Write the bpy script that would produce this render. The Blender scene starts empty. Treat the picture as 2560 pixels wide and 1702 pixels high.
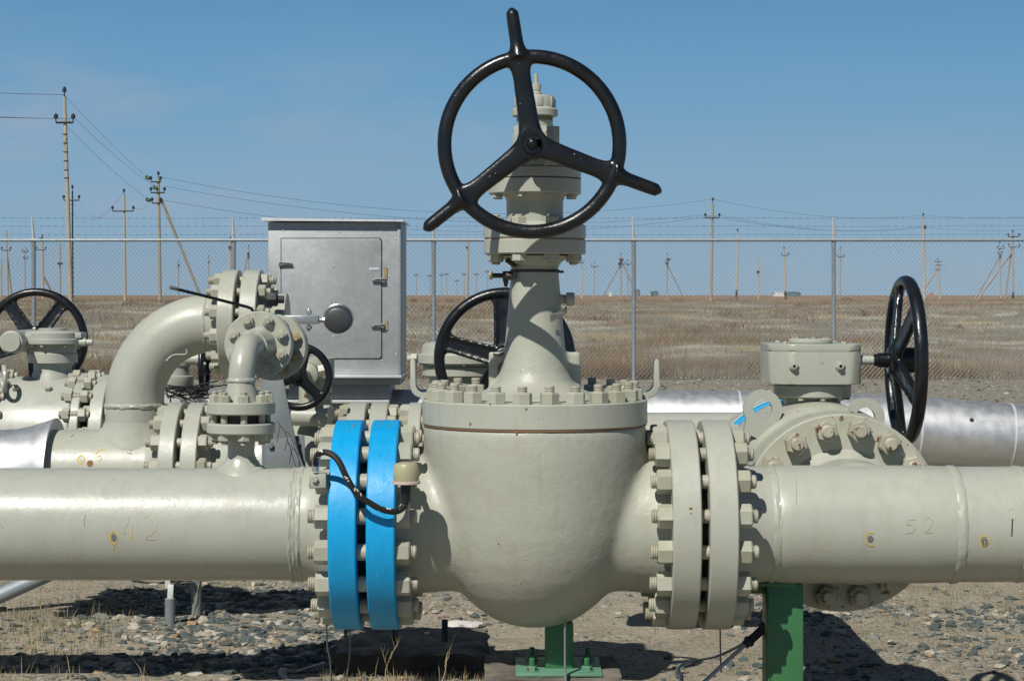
import bpy, bmesh, math, random
import numpy as np
from mathutils import Vector, Matrix, Euler, noise
random.seed(7)
rng = np.random.default_rng(7)
PI = math.pi
SC = bpy.context.scene
COL = SC.collection
F = 5000.0            # focal length in pixels of the 2560 px wide photograph
CZ = 1.04             # camera height
HY = 738.0            # horizon row
GZ = -0.23            # level of the yard

def P(px, py, Y):
    return Vector(((px-1280.0)*Y/F, Y, CZ-(py-HY)*Y/F))

# ------------------------------------------------------------------ materials
MATS = {}
ALB = 0.86
def nodes_of(name):
    m = bpy.data.materials.new(name); m.use_nodes = True
    nt = m.node_tree
    bs = nt.nodes['Principled BSDF']
    return m, nt, bs
def N(nt, typ, **kw):
    n = nt.nodes.new(typ)
    for k, v in kw.items():
        if k in n.inputs.keys(): n.inputs[k].default_value = v
        else: setattr(n, k, v)
    return n
def ramp(nt, fac, stops, interp='LINEAR'):
    r = nt.nodes.new('ShaderNodeValToRGB'); r.color_ramp.interpolation = interp
    el = r.color_ramp.elements
    while len(el) < len(stops): el.new(0.5)
    for e, (p, c) in zip(el, stops):
        e.position = p; e.color = (c[0], c[1], c[2], 1) if not isinstance(c, (int, float)) else (c, c, c, 1)
    nt.links.new(fac, r.inputs['Fac']); return r.outputs['Color']
def mixc(nt, fac, a, b):
    x = nt.nodes.new('ShaderNodeMix'); x.data_type = 'RGBA'
    for s, v in ((0, fac), (6, a), (7, b)):
        if hasattr(v, 'is_linked'): nt.links.new(v, x.inputs[s])
        else: x.inputs[s].default_value = v if s == 0 else (v[0], v[1], v[2], 1)
    return x.outputs[2]
def pos_of(nt):
    g = nt.nodes.new('ShaderNodeNewGeometry'); return g.outputs['Position']
def nz(nt, vec, scale, detail=3.0, rough=0.55, dist=0.0):
    n = N(nt, 'ShaderNodeTexNoise', Scale=scale, Detail=detail, Roughness=rough, Distortion=dist)
    if vec is not None: nt.links.new(vec, n.inputs['Vector'])
    return n.outputs['Fac']
def bump(nt, bs, h, strength, dist, prev=None):
    b = N(nt, 'ShaderNodeBump', Strength=strength, Distance=dist)
    nt.links.new(h, b.inputs['Height'])
    if prev is not None: nt.links.new(prev, b.inputs['Normal'])
    nt.links.new(b.outputs['Normal'], bs.inputs['Normal']); return b.outputs['Normal']

def paint(name, col, rough=0.36, var=0.05, rust=0.0, orange=0.16, chips=None, grime=0.22):
    col = tuple(c*ALB for c in col)
    m, nt, bs = nodes_of(name)
    p = pos_of(nt)
    a = nz(nt, p, 5.0, 5)
    lo = tuple(c*(1-var) for c in col); hi = tuple(min(1, c*(1+var)) for c in col)
    c = ramp(nt, a, [(0.3, lo), (0.7, hi)])
    # yellowish dust film
    d = ramp(nt, nz(nt, p, 17.0, 6, 0.65), [(0.48, 0.0), (0.75, grime)])
    c = mixc(nt, d, c, (col[0]*0.86, col[1]*0.80, col[2]*0.66))
    if rust > 0:
        rf = ramp(nt, nz(nt, p, 38.0, 4, 0.6), [(0.735-rust*0.09, 0.0), (0.755-rust*0.09, 1.0)])
        c = mixc(nt, rf, c, (0.13, 0.05, 0.022))
    if chips:
        cf = ramp(nt, nz(nt, p, 70.0, 3, 0.5), [(chips[1], 0.0), (chips[1]+0.015, 1.0)])
        c = mixc(nt, cf, c, chips[0])
    if name.startswith('cream') or name == 'cast_paint':
        mps = nt.nodes.new('ShaderNodeMapping'); nt.links.new(p, mps.inputs['Vector']); mps.inputs['Scale'].default_value = (1.0, 1.0, 0.12)
        sk = ramp(nt, nz(nt, mps.outputs[0], 34.0, 5, 0.65), [(0.52, 0.0), (0.80, 0.55)])
        c = mixc(nt, sk, c, (col[0]*0.80, col[1]*0.76, col[2]*0.66))
        sp_ = ramp(nt, nz(nt, p, 130.0, 2, 0.5), [(0.765, 0.0), (0.785, 0.8)])
        c = mixc(nt, sp_, c, (0.16, 0.12, 0.08))
    if name in ('nut_paint', 'nut_worn', 'stud_paint', 'concrete_pole', 'pale_pole'):
        oi = nt.nodes.new('ShaderNodeObjectInfo')
        tint = ramp(nt, oi.outputs['Random'], [(0.0, (0.84, 0.82, 0.76)), (0.35, (0.97, 0.96, 0.93)), (1.0, (1.05, 1.05, 1.05))])
        mu = nt.nodes.new('ShaderNodeMix'); mu.data_type = 'RGBA'; mu.blend_type = 'MULTIPLY'; mu.inputs[0].default_value = 1
        nt.links.new(c, mu.inputs[6]); nt.links.new(tint, mu.inputs[7]); c = mu.outputs[2]
    if name == 'blue_paint':
        mp2 = nt.nodes.new('ShaderNodeMapping'); nt.links.new(p, mp2.inputs['Vector']); mp2.inputs['Scale'].default_value = (1.0, 0.12, 0.12)
        br = ramp(nt, nz(nt, mp2.outputs[0], 160.0, 3, 0.6), [(0.3, (0.86, 0.90, 0.93)), (0.7, (1.06, 1.04, 1.03))])
        mu = nt.nodes.new('ShaderNodeMix'); mu.data_type = 'RGBA'; mu.blend_type = 'MULTIPLY'; mu.inputs[0].default_value = 1
        nt.links.new(c, mu.inputs[6]); nt.links.new(br, mu.inputs[7]); c = mu.outputs[2]
    nt.links.new(c, bs.inputs['Base Color'])
    rr = ramp(nt, nz(nt, p, 26.0, 4), [(0.3, rough-0.07), (0.7, rough+0.12)])
    nt.links.new(rr, bs.inputs['Roughness'])
    n1 = bump(nt, bs, nz(nt, p, 190.0, 2), orange*0.6, 0.0012)
    n2 = bump(nt, bs, nz(nt, p, 34.0, 4, 0.6), orange, 0.004, n1)
    n3 = bump(nt, bs, nz(nt, p, 9.0, 2), orange*0.4, 0.008, n2)
    # small runs, pits and blobs in the coat
    pt = ramp(nt, nz(nt, p, 75.0, 2, 0.4), [(0.72, 0.0), (0.78, 1.0)])
    bump(nt, bs, pt, min(0.4, orange*1.3), 0.0014, n3)
    MATS[name] = m; return m

CREAM = (0.434, 0.445, 0.380)
paint('cream_paint', CREAM, 0.37, rust=0.12)
paint('cream_paint_worn', (0.435, 0.445, 0.365), 0.42, rust=0.95, grime=0.6)
paint('cream_paint_glossy', (0.43, 0.442, 0.386), 0.31, rust=0.0)
paint('cast_paint', (0.428, 0.437, 0.365), 0.42, rust=0.10, orange=0.38)
paint('blue_paint', (0.002, 0.37, 0.76), 0.40, var=0.04, grime=0.05, orange=0.2, chips=((0.34, 0.30, 0.26), 0.77))
paint('black_paint', (0.0075, 0.0090, 0.0110), 0.27, var=0.2, grime=0.0, orange=0.3, chips=((0.25, 0.06, 0.03), 0.80))
paint('green_paint', (0.042, 0.165, 0.062), 0.34, var=0.1, grime=0.3, orange=0.5)
paint('pale_green_paint', (0.12, 0.27, 0.18), 0.5, var=0.15, grime=0.3, rust=0.3)
paint('grey_paint', (0.19, 0.215, 0.225), 0.42, var=0.06, grime=0.15)
paint('nut_paint', (0.435, 0.442, 0.365), 0.40, rust=0.25, grime=0.6)
paint('stud_paint', (0.425, 0.41, 0.34), 0.45, rust=0.45, grime=0.75)
paint('nut_worn', (0.44, 0.43, 0.36), 0.45, rust=1.25, grime=0.8)
paint('brass_stain', (0.36, 0.29, 0.15), 0.4, var=0.2, rust=0.6)
paint('rust', (0.24, 0.11, 0.045), 0.8, var=0.35)
paint('dark_oil', (0.035, 0.026, 0.018), 0.35, var=0.4)
paint('dark_gasket', (0.05, 0.042, 0.035), 0.7, var=0.3)
paint('yellow_mark', (0.62, 0.43, 0.10), 0.6, var=0.25)
paint('faded_yellow_mark', (0.50, 0.465, 0.31), 0.6, var=0.15)
paint('olive_cap', (0.42, 0.40, 0.25), 0.3, var=0.2, rust=0.5)
paint('pale_pink', (0.62, 0.48, 0.46), 0.5)
paint('rubber', (0.012, 0.012, 0.013), 0.5, var=0.2, chips=((0.55, 0.53, 0.45), 0.60))
paint('black_rubber', (0.012, 0.012, 0.013), 0.45, var=0.2)
paint('orange_mark', (0.42, 0.085, 0.02), 0.55)
paint('faint_red', (0.44, 0.36, 0.34), 0.7)
paint('red_mark', (0.35, 0.03, 0.03), 0.5)
paint('concrete_pole', (0.42, 0.37, 0.29), 0.9, var=0.12)
paint('pale_pole', (0.50, 0.42, 0.31), 0.9, var=0.12)
paint('weathered_pole', (0.36, 0.34, 0.30), 0.9, var=0.15)
paint('tar', (0.035, 0.033, 0.032), 0.8, var=0.5, grime=0.0)
paint('dark_iron', (0.022, 0.024, 0.028), 0.6, var=0.2)
paint('green_glass', (0.10, 0.19, 0.11), 0.2)
paint('wire_metal', (0.10, 0.10, 0.105), 0.5)
paint('orange_tank', (0.62, 0.17, 0.07), 0.6)
paint('white_wall', (0.70, 0.70, 0.68), 0.7)
paint('teal_wall', (0.10, 0.17, 0.19), 0.7)
paint('white_rag', (0.6, 0.57, 0.55), 0.9)

def metal(name, col, rough, met, dent=0.3, scale=6.0, dscale=0.006):
    m, nt, bs = nodes_of(name)
    p = pos_of(nt)
    c = ramp(nt, nz(nt, p, 7.0, 5), [(0.3, tuple(x*0.88 for x in col)), (0.7, tuple(min(1, x*1.06) for x in col))])
    if name.startswith('silver_paint'):
        c = mixc(nt, ramp(nt, nz(nt, p, 45.0, 6, 0.75), [(0.38, 0.0), (0.68, 0.55)]), c, tuple(x*1.35 for x in col))
        c = mixc(nt, ramp(nt, nz(nt, p, 3.0, 5, 0.6), [(0.45, 0.0), (0.75, 0.5)]), c, tuple(x*0.72 for x in col))
    nt.links.new(c, bs.inputs['Base Color'])
    bs.inputs['Metallic'].default_value = met
    rr = ramp(nt, nz(nt, p, 22.0, 5), [(0.3, rough-0.06), (0.7, rough+0.1)])
    nt.links.new(rr, bs.inputs['Roughness'])
    n1 = bump(nt, bs, nz(nt, p, scale, 3, 0.5), dent, dscale*4)
    bump(nt, bs, nz(nt, p, 90.0, 3), dent*0.4, 0.0012, n1)
    MATS[name] = m
metal('aluminium_cladding', (0.62, 0.63, 0.64), 0.48, 0.85, 0.05, 3.0, 0.005)
metal('silver_paint', (0.36, 0.38, 0.385), 0.5, 0.35, 0.16, 5.0, 0.004)
metal('silver_paint_dark', (0.27, 0.29, 0.30), 0.5, 0.35, 0.2, 5.0, 0.004)
metal('bright_strip', (0.78, 0.79, 0.80), 0.4, 0.5, 0.2)
metal('galvanised', (0.30, 0.335, 0.36), 0.5, 0.35, 0.1, 20.0, 0.002)
metal('galvanised_light', (0.62, 0.62, 0.60), 0.55, 0.2, 0.1, 20.0, 0.002)
metal('steel', (0.50, 0.50, 0.49), 0.35, 0.8, 0.1, 20.0, 0.002)
metal('dull_steel', (0.22, 0.22, 0.225), 0.5, 0.5, 0.2, 20.0, 0.002)
metal('chain_wire', (0.20, 0.22, 0.245), 0.5, 0.4, 0.0, 20.0, 0.002)
metal('gauge_steel', (0.12, 0.12, 0.125), 0.38, 0.6, 0.1, 20.0, 0.002)

def tarred():
    m, nt, bs = nodes_of('tarred_concrete')
    p = pos_of(nt)
    c = ramp(nt, nz(nt, p, 14.0, 6, 0.7), [(0.3, (0.018, 0.017, 0.016)), (0.6, (0.045, 0.040, 0.036)), (0.8, (0.13, 0.115, 0.09))])
    g = nt.nodes.new('ShaderNodeNewGeometry'); sx_ = nt.nodes.new('ShaderNodeSeparateXYZ'); nt.links.new(g.outputs['Normal'], sx_.inputs[0])
    up = ramp(nt, sx_.outputs['Z'], [(0.55, 0.0), (0.9, 1.0)])
    du = ramp(nt, nz(nt, p, 7.0, 5, 0.6), [(0.38, 0.15), (0.62, 0.95)])
    mm_ = N(nt, 'ShaderNodeMath', operation='MULTIPLY'); nt.links.new(up, mm_.inputs[0]); nt.links.new(du, mm_.inputs[1])
    c = mixc(nt, mm_.outputs[0], c, (0.21, 0.185, 0.14))
    nt.links.new(c, bs.inputs['Base Color']); bs.inputs['Roughness'].default_value = 0.85
    bump(nt, bs, nz(nt, p, 50.0, 5, 0.7), 0.6, 0.01)
    MATS['tarred_concrete'] = m
tarred()

# ------------------------------------------------------------------ mesh building
def frame(origin, zdir=(0, 0, 1), spin=0.0):
    q = Vector(zdir).normalized().to_track_quat('Z', 'Y')
    return Matrix.Translation(Vector(origin)) @ q.to_matrix().to_4x4() @ Matrix.Rotation(spin, 4, 'Z')
I4 = Matrix.Identity(4)

class MB:
    def __init__(self): self.bm = bmesh.new()
    def lathe(self, prof, M=I4, seg=48, cap0=True, cap1=True, jitter=None):
        bm = self.bm; rings = []
        for k, (r, z) in enumerate(prof):
            if r <= 1e-6:
                rings.append([bm.verts.new(M @ Vector((0, 0, z)))]); continue
            ring = []
            for i in range(seg):
                a = 2*PI*i/seg; rr = r + (jitter(k, i) if jitter else 0)
                ring.append(bm.verts.new(M @ Vector((rr*math.cos(a), rr*math.sin(a), z))))
            rings.append(ring)
        for a, b in zip(rings, rings[1:]):
            if len(a) == 1 and len(b) == 1: continue
            for i in range(seg):
                j = (i+1) % seg
                if len(a) == 1: bm.faces.new((a[0], b[j], b[i]))
                elif len(b) == 1: bm.faces.new((a[i], a[j], b[0]))
                else: bm.faces.new((a[i], a[j], b[j], b[i]))
        if cap0 and len(rings[0]) > 1: bm.faces.new(list(reversed(rings[0])))
        if cap1 and len(rings[-1]) > 1: bm.faces.new(rings[-1])
        return self
    def disc(self, M, R, z0, z1, bev=0.003, seg=64):
        return self.lathe([(R-bev, z0), (R, z0+bev), (R, z1-bev), (R-bev, z1)], M, seg)
    def hexa(self, M, rc, z0, z1, cham=0.12):
        h = z1-z0; c = rc*cham
        return self.lathe([(rc*0.97, z0), (rc, z0+c*0.3), (rc, z1-c), (rc*0.88, z1)], M, 6)
    def box(self, c, s, M=I4, bev=0.0, rot=None):
        T = M @ Matrix.Translation(Vector(c))
        if rot: T = T @ Euler(rot).to_matrix().to_4x4()
        r = bmesh.ops.create_cube(self.bm, size=1.0, matrix=T @ Matrix.Diagonal((s[0], s[1], s[2], 1)))
        if bev > 0:
            es = set()
            for v in r['verts']: es.update(v.link_edges)
            bmesh.ops.bevel(self.bm, geom=list(es), offset=bev, segments=2, profile=0.5, affect='EDGES')
        return self
    def tube(self, pts, r, seg=8, rfn=None, flat=None):
        pts = [Vector(p) for p in pts]; rings = []
        up = None
        for i, p in enumerate(pts):
            d = (pts[min(i+1, len(pts)-1)]-pts[max(i-1, 0)]).normalized()
            if up is None:
                up = Vector((0, 0, 1)) if abs(d.z) < 0.9 else Vector((1, 0, 0))
            x = d.cross(up).normalized(); y = x.cross(d).normalized(); up = y
            rr = rfn(i/(len(pts)-1)) if rfn else r
            fx, fy = flat if flat else (1, 1)
            rings.append([self.bm.verts.new(p + x*(rr*fx*math.cos(2*PI*k/seg)) + y*(rr*fy*math.sin(2*PI*k/seg))) for k in range(seg)])
        for a, b in zip(rings, rings[1:]):
            for i in range(seg):
                j = (i+1) % seg
                self.bm.faces.new((a[i], a[j], b[j], b[i]))
        self.bm.faces.new(list(reversed(rings[0]))); self.bm.faces.new(rings[-1])
        return self
    def prism(self, poly, t0, t1, M=I4, bev=0.0):
        bm = self.bm
        a = [bm.verts.new(M @ Vector((x, y, t0))) for x, y in poly]
        b = [bm.verts.new(M @ Vector((x, y, t1))) for x, y in poly]
        n = len(poly)
        fs = [bm.faces.new(list(reversed(a))), bm.faces.new(b)]
        for i in range(n):
            j = (i+1) % n
            fs.append(bm.faces.new((a[i], a[j], b[j], b[i])))
        if bev > 0:
            es = set(fs[0].edges) | set(fs[1].edges)
            bmesh.ops.bevel(bm, geom=list(es), offset=bev, segments=2, profile=0.5, affect='EDGES')
        return self
    def torus(self, M, R, r, seg=64, seg2=14, sq=1.0):
        bm = self.bm; rings = []
        for i in range(seg):
            a = 2*PI*i/seg; ring = []
            for k in range(seg2):
                b = 2*PI*k/seg2
                ring.append(bm.verts.new(M @ Vector(((R+r*math.cos(b))*math.cos(a), (R+r*math.cos(b))*math.sin(a), r*sq*math.sin(b)))))
            rings.append(ring)
        for i in range(seg):
            A, B = rings[i], rings[(i+1) % seg]
            for k in range(seg2):
                l = (k+1) % seg2
                bm.faces.new((A[k], B[k], B[l], A[l]))
        return self
    def weld(self, M, R, z, w=0.012, h=0.004, seg=96, n=3):
        s = random.random()*50
        def jit(k, i):
            return 0.0030*noise.noise(Vector((s+i*0.45, k*1.3, s))) if 0 < k < 6 else 0
        prof = [(R-0.002, z-w), (R+h*0.45, z-w*0.72), (R+h*0.85, z-w*0.36), (R+h, z), (R+h*0.85, z+w*0.36), (R+h*0.45, z+w*0.72), (R-0.002, z+w)]
        return self.lathe(prof, M, seg, False, False, jit)
    def mesh(self, name, off=None, smooth=35.0):
        bm = self.bm
        bmesh.ops.recalc_face_normals(bm, faces=bm.faces[:])
        if off is not None:
            bmesh.ops.translate(bm, verts=bm.verts[:], vec=-Vector(off))
        me = bpy.data.meshes.new(name); bm.to_mesh(me); bm.free()
        if smooth is not None and len(me.polygons):
            me.polygons.foreach_set('use_smooth', [True]*len(me.polygons))
            me.set_sharp_from_angle(angle=math.radians(smooth))
        return me
    def build(self, name, mat, parent=None, smooth=35.0):
        """vertices are in world space; the object gets the frame of its parent thing"""
        off = root_loc(parent) if parent else None
        me = self.mesh(name, off, smooth)
        me.materials.append(MATS[mat])
        o = bpy.data.objects.new(name, me); COL.objects.link(o)
        if parent: o.parent = parent
        return o

def root_loc(o):
    v = Vector((0, 0, 0))
    while o is not None:
        v = v + o.location; o = o.parent
    return v

def thing(name, label, cat, loc=(0, 0, 0), group=None):
    o = bpy.data.objects.new(name, None); COL.objects.link(o)
    o.empty_display_size = 0.1
    o.location = loc; o['label'] = label; o['category'] = cat
    if group: o['group'] = group
    return o
def tag(o, label, cat, group=None):
    o['label'] = label; o['category'] = cat
    if group: o['group'] = group
    return o
def recenter(o):
    """put the origin of a one-mesh thing at the middle of its base"""
    me = o.data
    co = np.empty(len(me.vertices)*3); me.vertices.foreach_get('co', co); co = co.reshape(-1, 3)
    c = Vector(((co[:, 0].min()+co[:, 0].max())/2, (co[:, 1].min()+co[:, 1].max())/2, co[:, 2].min()))
    me.transform(Matrix.Translation(-c)); o.location = c
    return o

def remeshed(mb, voxel, it=6, fac=0.5):
    me = mb.mesh('tmp', None, None)
    o = bpy.data.objects.new('tmp', me); COL.objects.link(o)
    r = o.modifiers.new('r', 'REMESH'); r.mode = 'VOXEL'; r.voxel_size = voxel; r.use_smooth_shade = True
    s = o.modifiers.new('s', 'SMOOTH'); s.factor = fac; s.iterations = it
    dg = bpy.context.evaluated_depsgraph_get()
    out = bpy.data.meshes.new_from_object(o.evaluated_get(dg))
    bpy.data.objects.remove(o); bpy.data.meshes.remove(me)
    out.polygons.foreach_set('use_smooth', [True]*len(out.polygons))
    return out
def place_mesh(me, name, mat, parent):
    off = root_loc(parent) if parent else Vector((0, 0, 0))
    me.transform(Matrix.Translation(-off)); me.name = name
    me.materials.clear(); me.materials.append(MATS[mat])
    o = bpy.data.objects.new(name, me); COL.objects.link(o)
    if parent: o.parent = parent
    return o

# ------------------------------------------------------------------ bolts
_bolt = {}
def bolt_mesh(key, fn, mat):
    k = (key, mat)
    if k not in _bolt:
        me = fn(); me.materials.append(MATS[mat]); _bolt[k] = me
    return _bolt[k]
def stud_profile(r, L, thr):
    pr = [(r*0.8, 0), (r, r*0.18)]
    p = 0.0052
    def threads(a, b):
        z = a
        while z < b-p:
            pr.extend([(r, z+p*0.15), (r*0.87, z+p*0.45), (r, z+p*0.75)]); z += p
    threads(r*0.2, thr)
    pr.append((r, thr)); pr.append((r, L-thr))
    threads(L-thr, L-r*0.3)
    pr.extend([(r, L-r*0.18), (r*0.8, L)])
    return pr
def stud(parent, M, grip, r, rc, h, ext, smat='stud_paint', nmat='nut_paint', both=True, dext=0.0):
    """M: frame whose local z runs along the stud, origin at the outer face of the first flange"""
    ext = ext + random.uniform(-0.15, 0.15)*ext
    L = grip+2*(h+ext) if both else grip+h+ext
    z0 = -(h+ext) if both else 0.0
    ML = Matrix.Translation(-root_loc(parent)) @ M
    me = bolt_mesh(('stud', round(r, 4), round(L, 4)), lambda: MB().lathe(stud_profile(r, L, h+ext+0.03), I4, 18).mesh('stud_bolt', None, 40), smat)
    o = bpy.data.objects.new('stud_bolt', me); COL.objects.link(o); o.parent = parent
    o.matrix_local = ML @ Matrix.Translation((0, 0, z0))
    nm = bolt_mesh(('nut', round(rc, 4), round(h, 4)), lambda: MB().hexa(I4, rc, 0, h).mesh('nut', None, 20), nmat)
    spots = [(grip - z0, 0)] + ([(-z0, 1)] if both else [])
    for z, flip in spots:
        n = bpy.data.objects.new('nut', nm); COL.objects.link(n); n.parent = o
        T = Matrix.Translation((0, 0, z)) @ Matrix.Rotation(random.uniform(-0.35, 0.35)+0.52, 4, 'Z')
        if flip: T = T @ Matrix.Rotation(PI, 4, 'X')
        n.matrix_local = T
    return o
def ring_studs(parent, c, ax, z0, z1, rb, n, phase, r, rc, h, ext, both=True, nmat='nut_paint', smat='stud_paint', skip=None):
    """studs round an axis; z0, z1 outer faces measured along ax from c"""
    A = frame(c, ax)
    for k in range(n):
        a = 2*PI*(k+phase)/n
        if skip and skip(k): continue
        M = A @ Matrix.Translation((rb*math.cos(a), rb*math.sin(a), z0))
        stud(parent, M, z1-z0, r, rc, h, ext, smat, nmat, both)
def hexbolts(parent, name, c, ax, rb, n, phase, rc, h, mat='nut_paint'):
    A = frame(c, ax)
    for k in range(n):
        a = 2*PI*(k+phase)/n
        me = bolt_mesh((name, round(rc, 4), round(h, 4)), lambda: MB().hexa(I4, rc, 0, h).mesh(name, None, 20), mat)
        o = bpy.data.objects.new(name, me); COL.objects.link(o); o.parent = parent
        o.matrix_local = Matrix.Translation(-root_loc(parent)) @ A @ Matrix.Translation((rb*math.cos(a), rb*math.sin(a), 0)) @ Matrix.Rotation(random.random(), 4, 'Z')

# ------------------------------------------------------------------ handwheels (cast in one piece, then cut into rim / spokes / hub / handles)
_wheel = {}
def wheel_meshes(key, R, rt, angs, sw, hub_r, hub_z, dish, handle=None, voxel=0.004, ribbed=False):
    if key in _wheel: return _wheel[key]
    mb = MB()
    mb.torus(I4, R, rt, 72, 14, 1.0 if not ribbed else 1.25)
    if ribbed: mb.lathe([(R+rt*0.7, -rt*1.3), (R+rt*1.15, -rt*1.3), (R+rt*1.15, rt*1.3), (R+rt*0.7, rt*1.3)], I4, 72)if False else None
    mb.lathe([(hub_r, hub_z[0]), (hub_r, hub_z[1])], I4, 32)
    for a in angs:
        A = Matrix.Rotation(a, 4, 'Z')
        steps = 12
        for side in (0,):
            prev = None; pts = []
            for i in range(steps+1):
                t = i/steps
                x = t*R; z = dish*(1-t)**1.3
                w = sw*(1.22-0.30*t) + (0.85*sw*max(0, (t-0.76)/0.24)**2) + 0.5*sw*max(0, (0.3-t)/0.3)**2
                th = rt*(0.95 if not ribbed else 0.62)
                pts.append((x, z, w*0.5, th))
            rings = []
            for (x, z, w, th) in pts:
                ring = []
                for k in range(12):
                    b = 2*PI*k/12
                    cx = math.copysign(abs(math.cos(b))**0.6, math.cos(b)); sx = math.copysign(abs(math.sin(b))**0.6, math.sin(b))
                    ring.append(mb.bm.verts.new(A @ Vector((x, w*cx, z+th*sx))))
                rings.append(ring)
            for p, q in zip(rings, rings[1:]):
                for k in range(12):
                    l = (k+1) % 12
                    mb.bm.faces.new((p[k], p[l], q[l], q[k]))
            mb.bm.faces.new(list(reversed(rings[0]))); mb.bm.faces.new(rings[-1])
        if ribbed:
            for s in (-1, 1):
                mb.tube([A @ Vector((R*t, s*sw*0.42*(1.2-0.3*t), dish*(1-t)**1.3+rt*0.55)) for t in (0.12, 0.3, 0.5, 0.7, 0.97)], rt*0.34, 8)
        if handle:
            L, r0, r1 = handle
            pts = [A @ Vector((R + (L-R)*t, 0, 0)) for t in [i/10 for i in range(11)]]
            def rf(t):
                base = r0 + (r1-r0)*t
                base += 0.75*r0*max(0, (0.30-t)/0.30)**1.7
                return base*(1.0 if t < 0.86 else math.sqrt(max(0.05, 1-((t-0.86)/0.145)**2)))
            mb.tube(pts, 0, 14, rf)
    # rim fillets
    me = remeshed(mb, voxel, 5, 0.5)
    nv = len(me.vertices); npo = len(me.polygons)
    co = np.empty(nv*3); me.vertices.foreach_get('co', co); co = co.reshape(-1, 3)
    no = np.empty(nv*3); me.vertices.foreach_get('normal', no); no = no.reshape(-1, 3)
    ls = np.empty(npo, int); me.polygons.foreach_get('loop_start', ls)
    lt = np.empty(npo, int); me.polygons.foreach_get('loop_total', lt)
    vi = np.empty(len(me.loops), int); me.loops.foreach_get('vertex_index', vi)
    ce = np.empty(npo*3); me.polygons.foreach_get('center', ce); ce = ce.reshape(-1, 3)
    rr = np.hypot(ce[:, 0], ce[:, 1]); an = np.arctan2(ce[:, 1], ce[:, 0])
    d = np.stack([np.abs(np.angle(np.exp(1j*(an-a)))) for a in angs]); near = d.argmin(0)
    lab = np.where(rr < hub_r*1.25, 0, np.where(rr < R-rt*1.35, 10+near, np.where((rr > R+rt*1.3) & bool(handle), 40+near, 1)))
    out = []
    for L in sorted(set(lab.tolist())):
        ids = np.nonzero(lab == L)[0]
        used = np.unique(np.concatenate([vi[ls[i]:ls[i]+lt[i]] for i in ids]))
        mp = -np.ones(nv, int); mp[used] = np.arange(len(used))
        faces = [mp[vi[ls[i]:ls[i]+lt[i]]].tolist() for i in ids]
        nm = 'hub' if L == 0 else 'rim' if L == 1 else 'spoke' if L < 40 else 'handle'
        m = bpy.data.meshes.new(nm); m.from_pydata(co[used].tolist(), [], faces)
        m.polygons.foreach_set('use_smooth', [True]*len(faces))
        m.normals_split_custom_set_from_vertices(no[used].tolist())
        m.materials.append(MATS['black_paint'])
        out.append((nm, m))
    bpy.data.meshes.remove(me)
    _wheel[key] = out; return out
def put_wheel(parts, parent, M, name='handwheel'):
    rim = next(m for n, m in parts if n == 'rim')
    o = bpy.data.objects.new(name, rim); COL.objects.link(o); o.parent = parent
    o.matrix_local = Matrix.Translation(-root_loc(parent)) @ M
    for n, m in parts:
        if n == 'rim': continue
        c = bpy.data.objects.new(n, m); COL.objects.link(c); c.parent = o
    return o

SMALL = dict(r=0.0075, rc=0.0145, h=0.015, ext=0.010)
B33 = dict(r=0.0165, rc=0.0295, h=0.034, ext=0.016)
B28 = dict(r=0.0145, rc=0.026, h=0.028, ext=0.016)
D = 4.9; AX = 0.48; s = D/F
XA = (1, 0, 0); YA = (0, 1, 0); ZA = (0, 0, 1); NY = (0, -1, 0)
def zrow(y, Y=D): return CZ-(y-HY)*Y/F

# =================================================================== 1 MAIN GATE VALVE
VX = 0.0559
gv = thing('gate_valve', 'largest valve, cream cast body between blue and cream flanges under a black three handled wheel', 'valve', (VX, D, 0.0))
prof = [(279, 1050), (279, 1090), (278.5, 1112), (277, 1145), (272, 1200), (267, 1265), (258, 1325), (242, 1380), (219, 1430), (187, 1475), (149, 1512), (107, 1542), (56, 1560), (0, 1566)]
mb = MB()
V = Matrix.Translation((VX, D, 0))
mb.lathe([(r*s, zrow(y)) for r, y in prof], V, 64)
AXM = frame((VX, D, AX), XA)
mb.lathe([(0.184, -0.345), (0.176, -0.32), (0.168, -0.28), (0.163, -0.22), (0.160, 0), (0.163, 0.22), (0.168, 0.28), (0.176, 0.32), (0.184, 0.345)], AXM, 64)
place_mesh(remeshed(mb, 0.0065, 46, 0.5), 'body', 'cast_paint', gv)
# end flanges of the valve
MB().disc(frame((0, D, AX), XA), 0.2545, -0.340, -0.273, 0.003, 96).build('end_flange', 'blue_paint', gv)['label'] = 'bright blue end flange with scuffed top edge'
for (x, a, w_, l_) in ((-0.325, 74, 0.003, 0.018), (-0.318, 80, 0.0022, 0.03), (-0.298, 71, 0.0035, 0.012), (-0.29, 78, 0.002, 0.02), (-0.385, 72, 0.003, 0.022), (-0.372, 77, 0.002, 0.016), (-0.395, 66, 0.0018, 0.012)):
    pts = [(x+0.0006*i, D-0.2546*math.cos(math.radians(a+i*l_*60)), AX+0.2546*math.sin(math.radians(a+i*l_*60))) for i in range(5)]
    MB().tube(pts, w_, 6, lambda t, w_=w_: w_*math.sin(PI*(0.1+0.8*t)), flat=(1, 0.25)).build('scuff', 'grey_paint', gv)
MB().disc(frame((0, D, AX), XA), 0.2545, 0.3755, 0.4422, 0.003, 96).build('end_flange', 'cream_paint', gv)['label'] = 'cream end flange'
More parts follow.
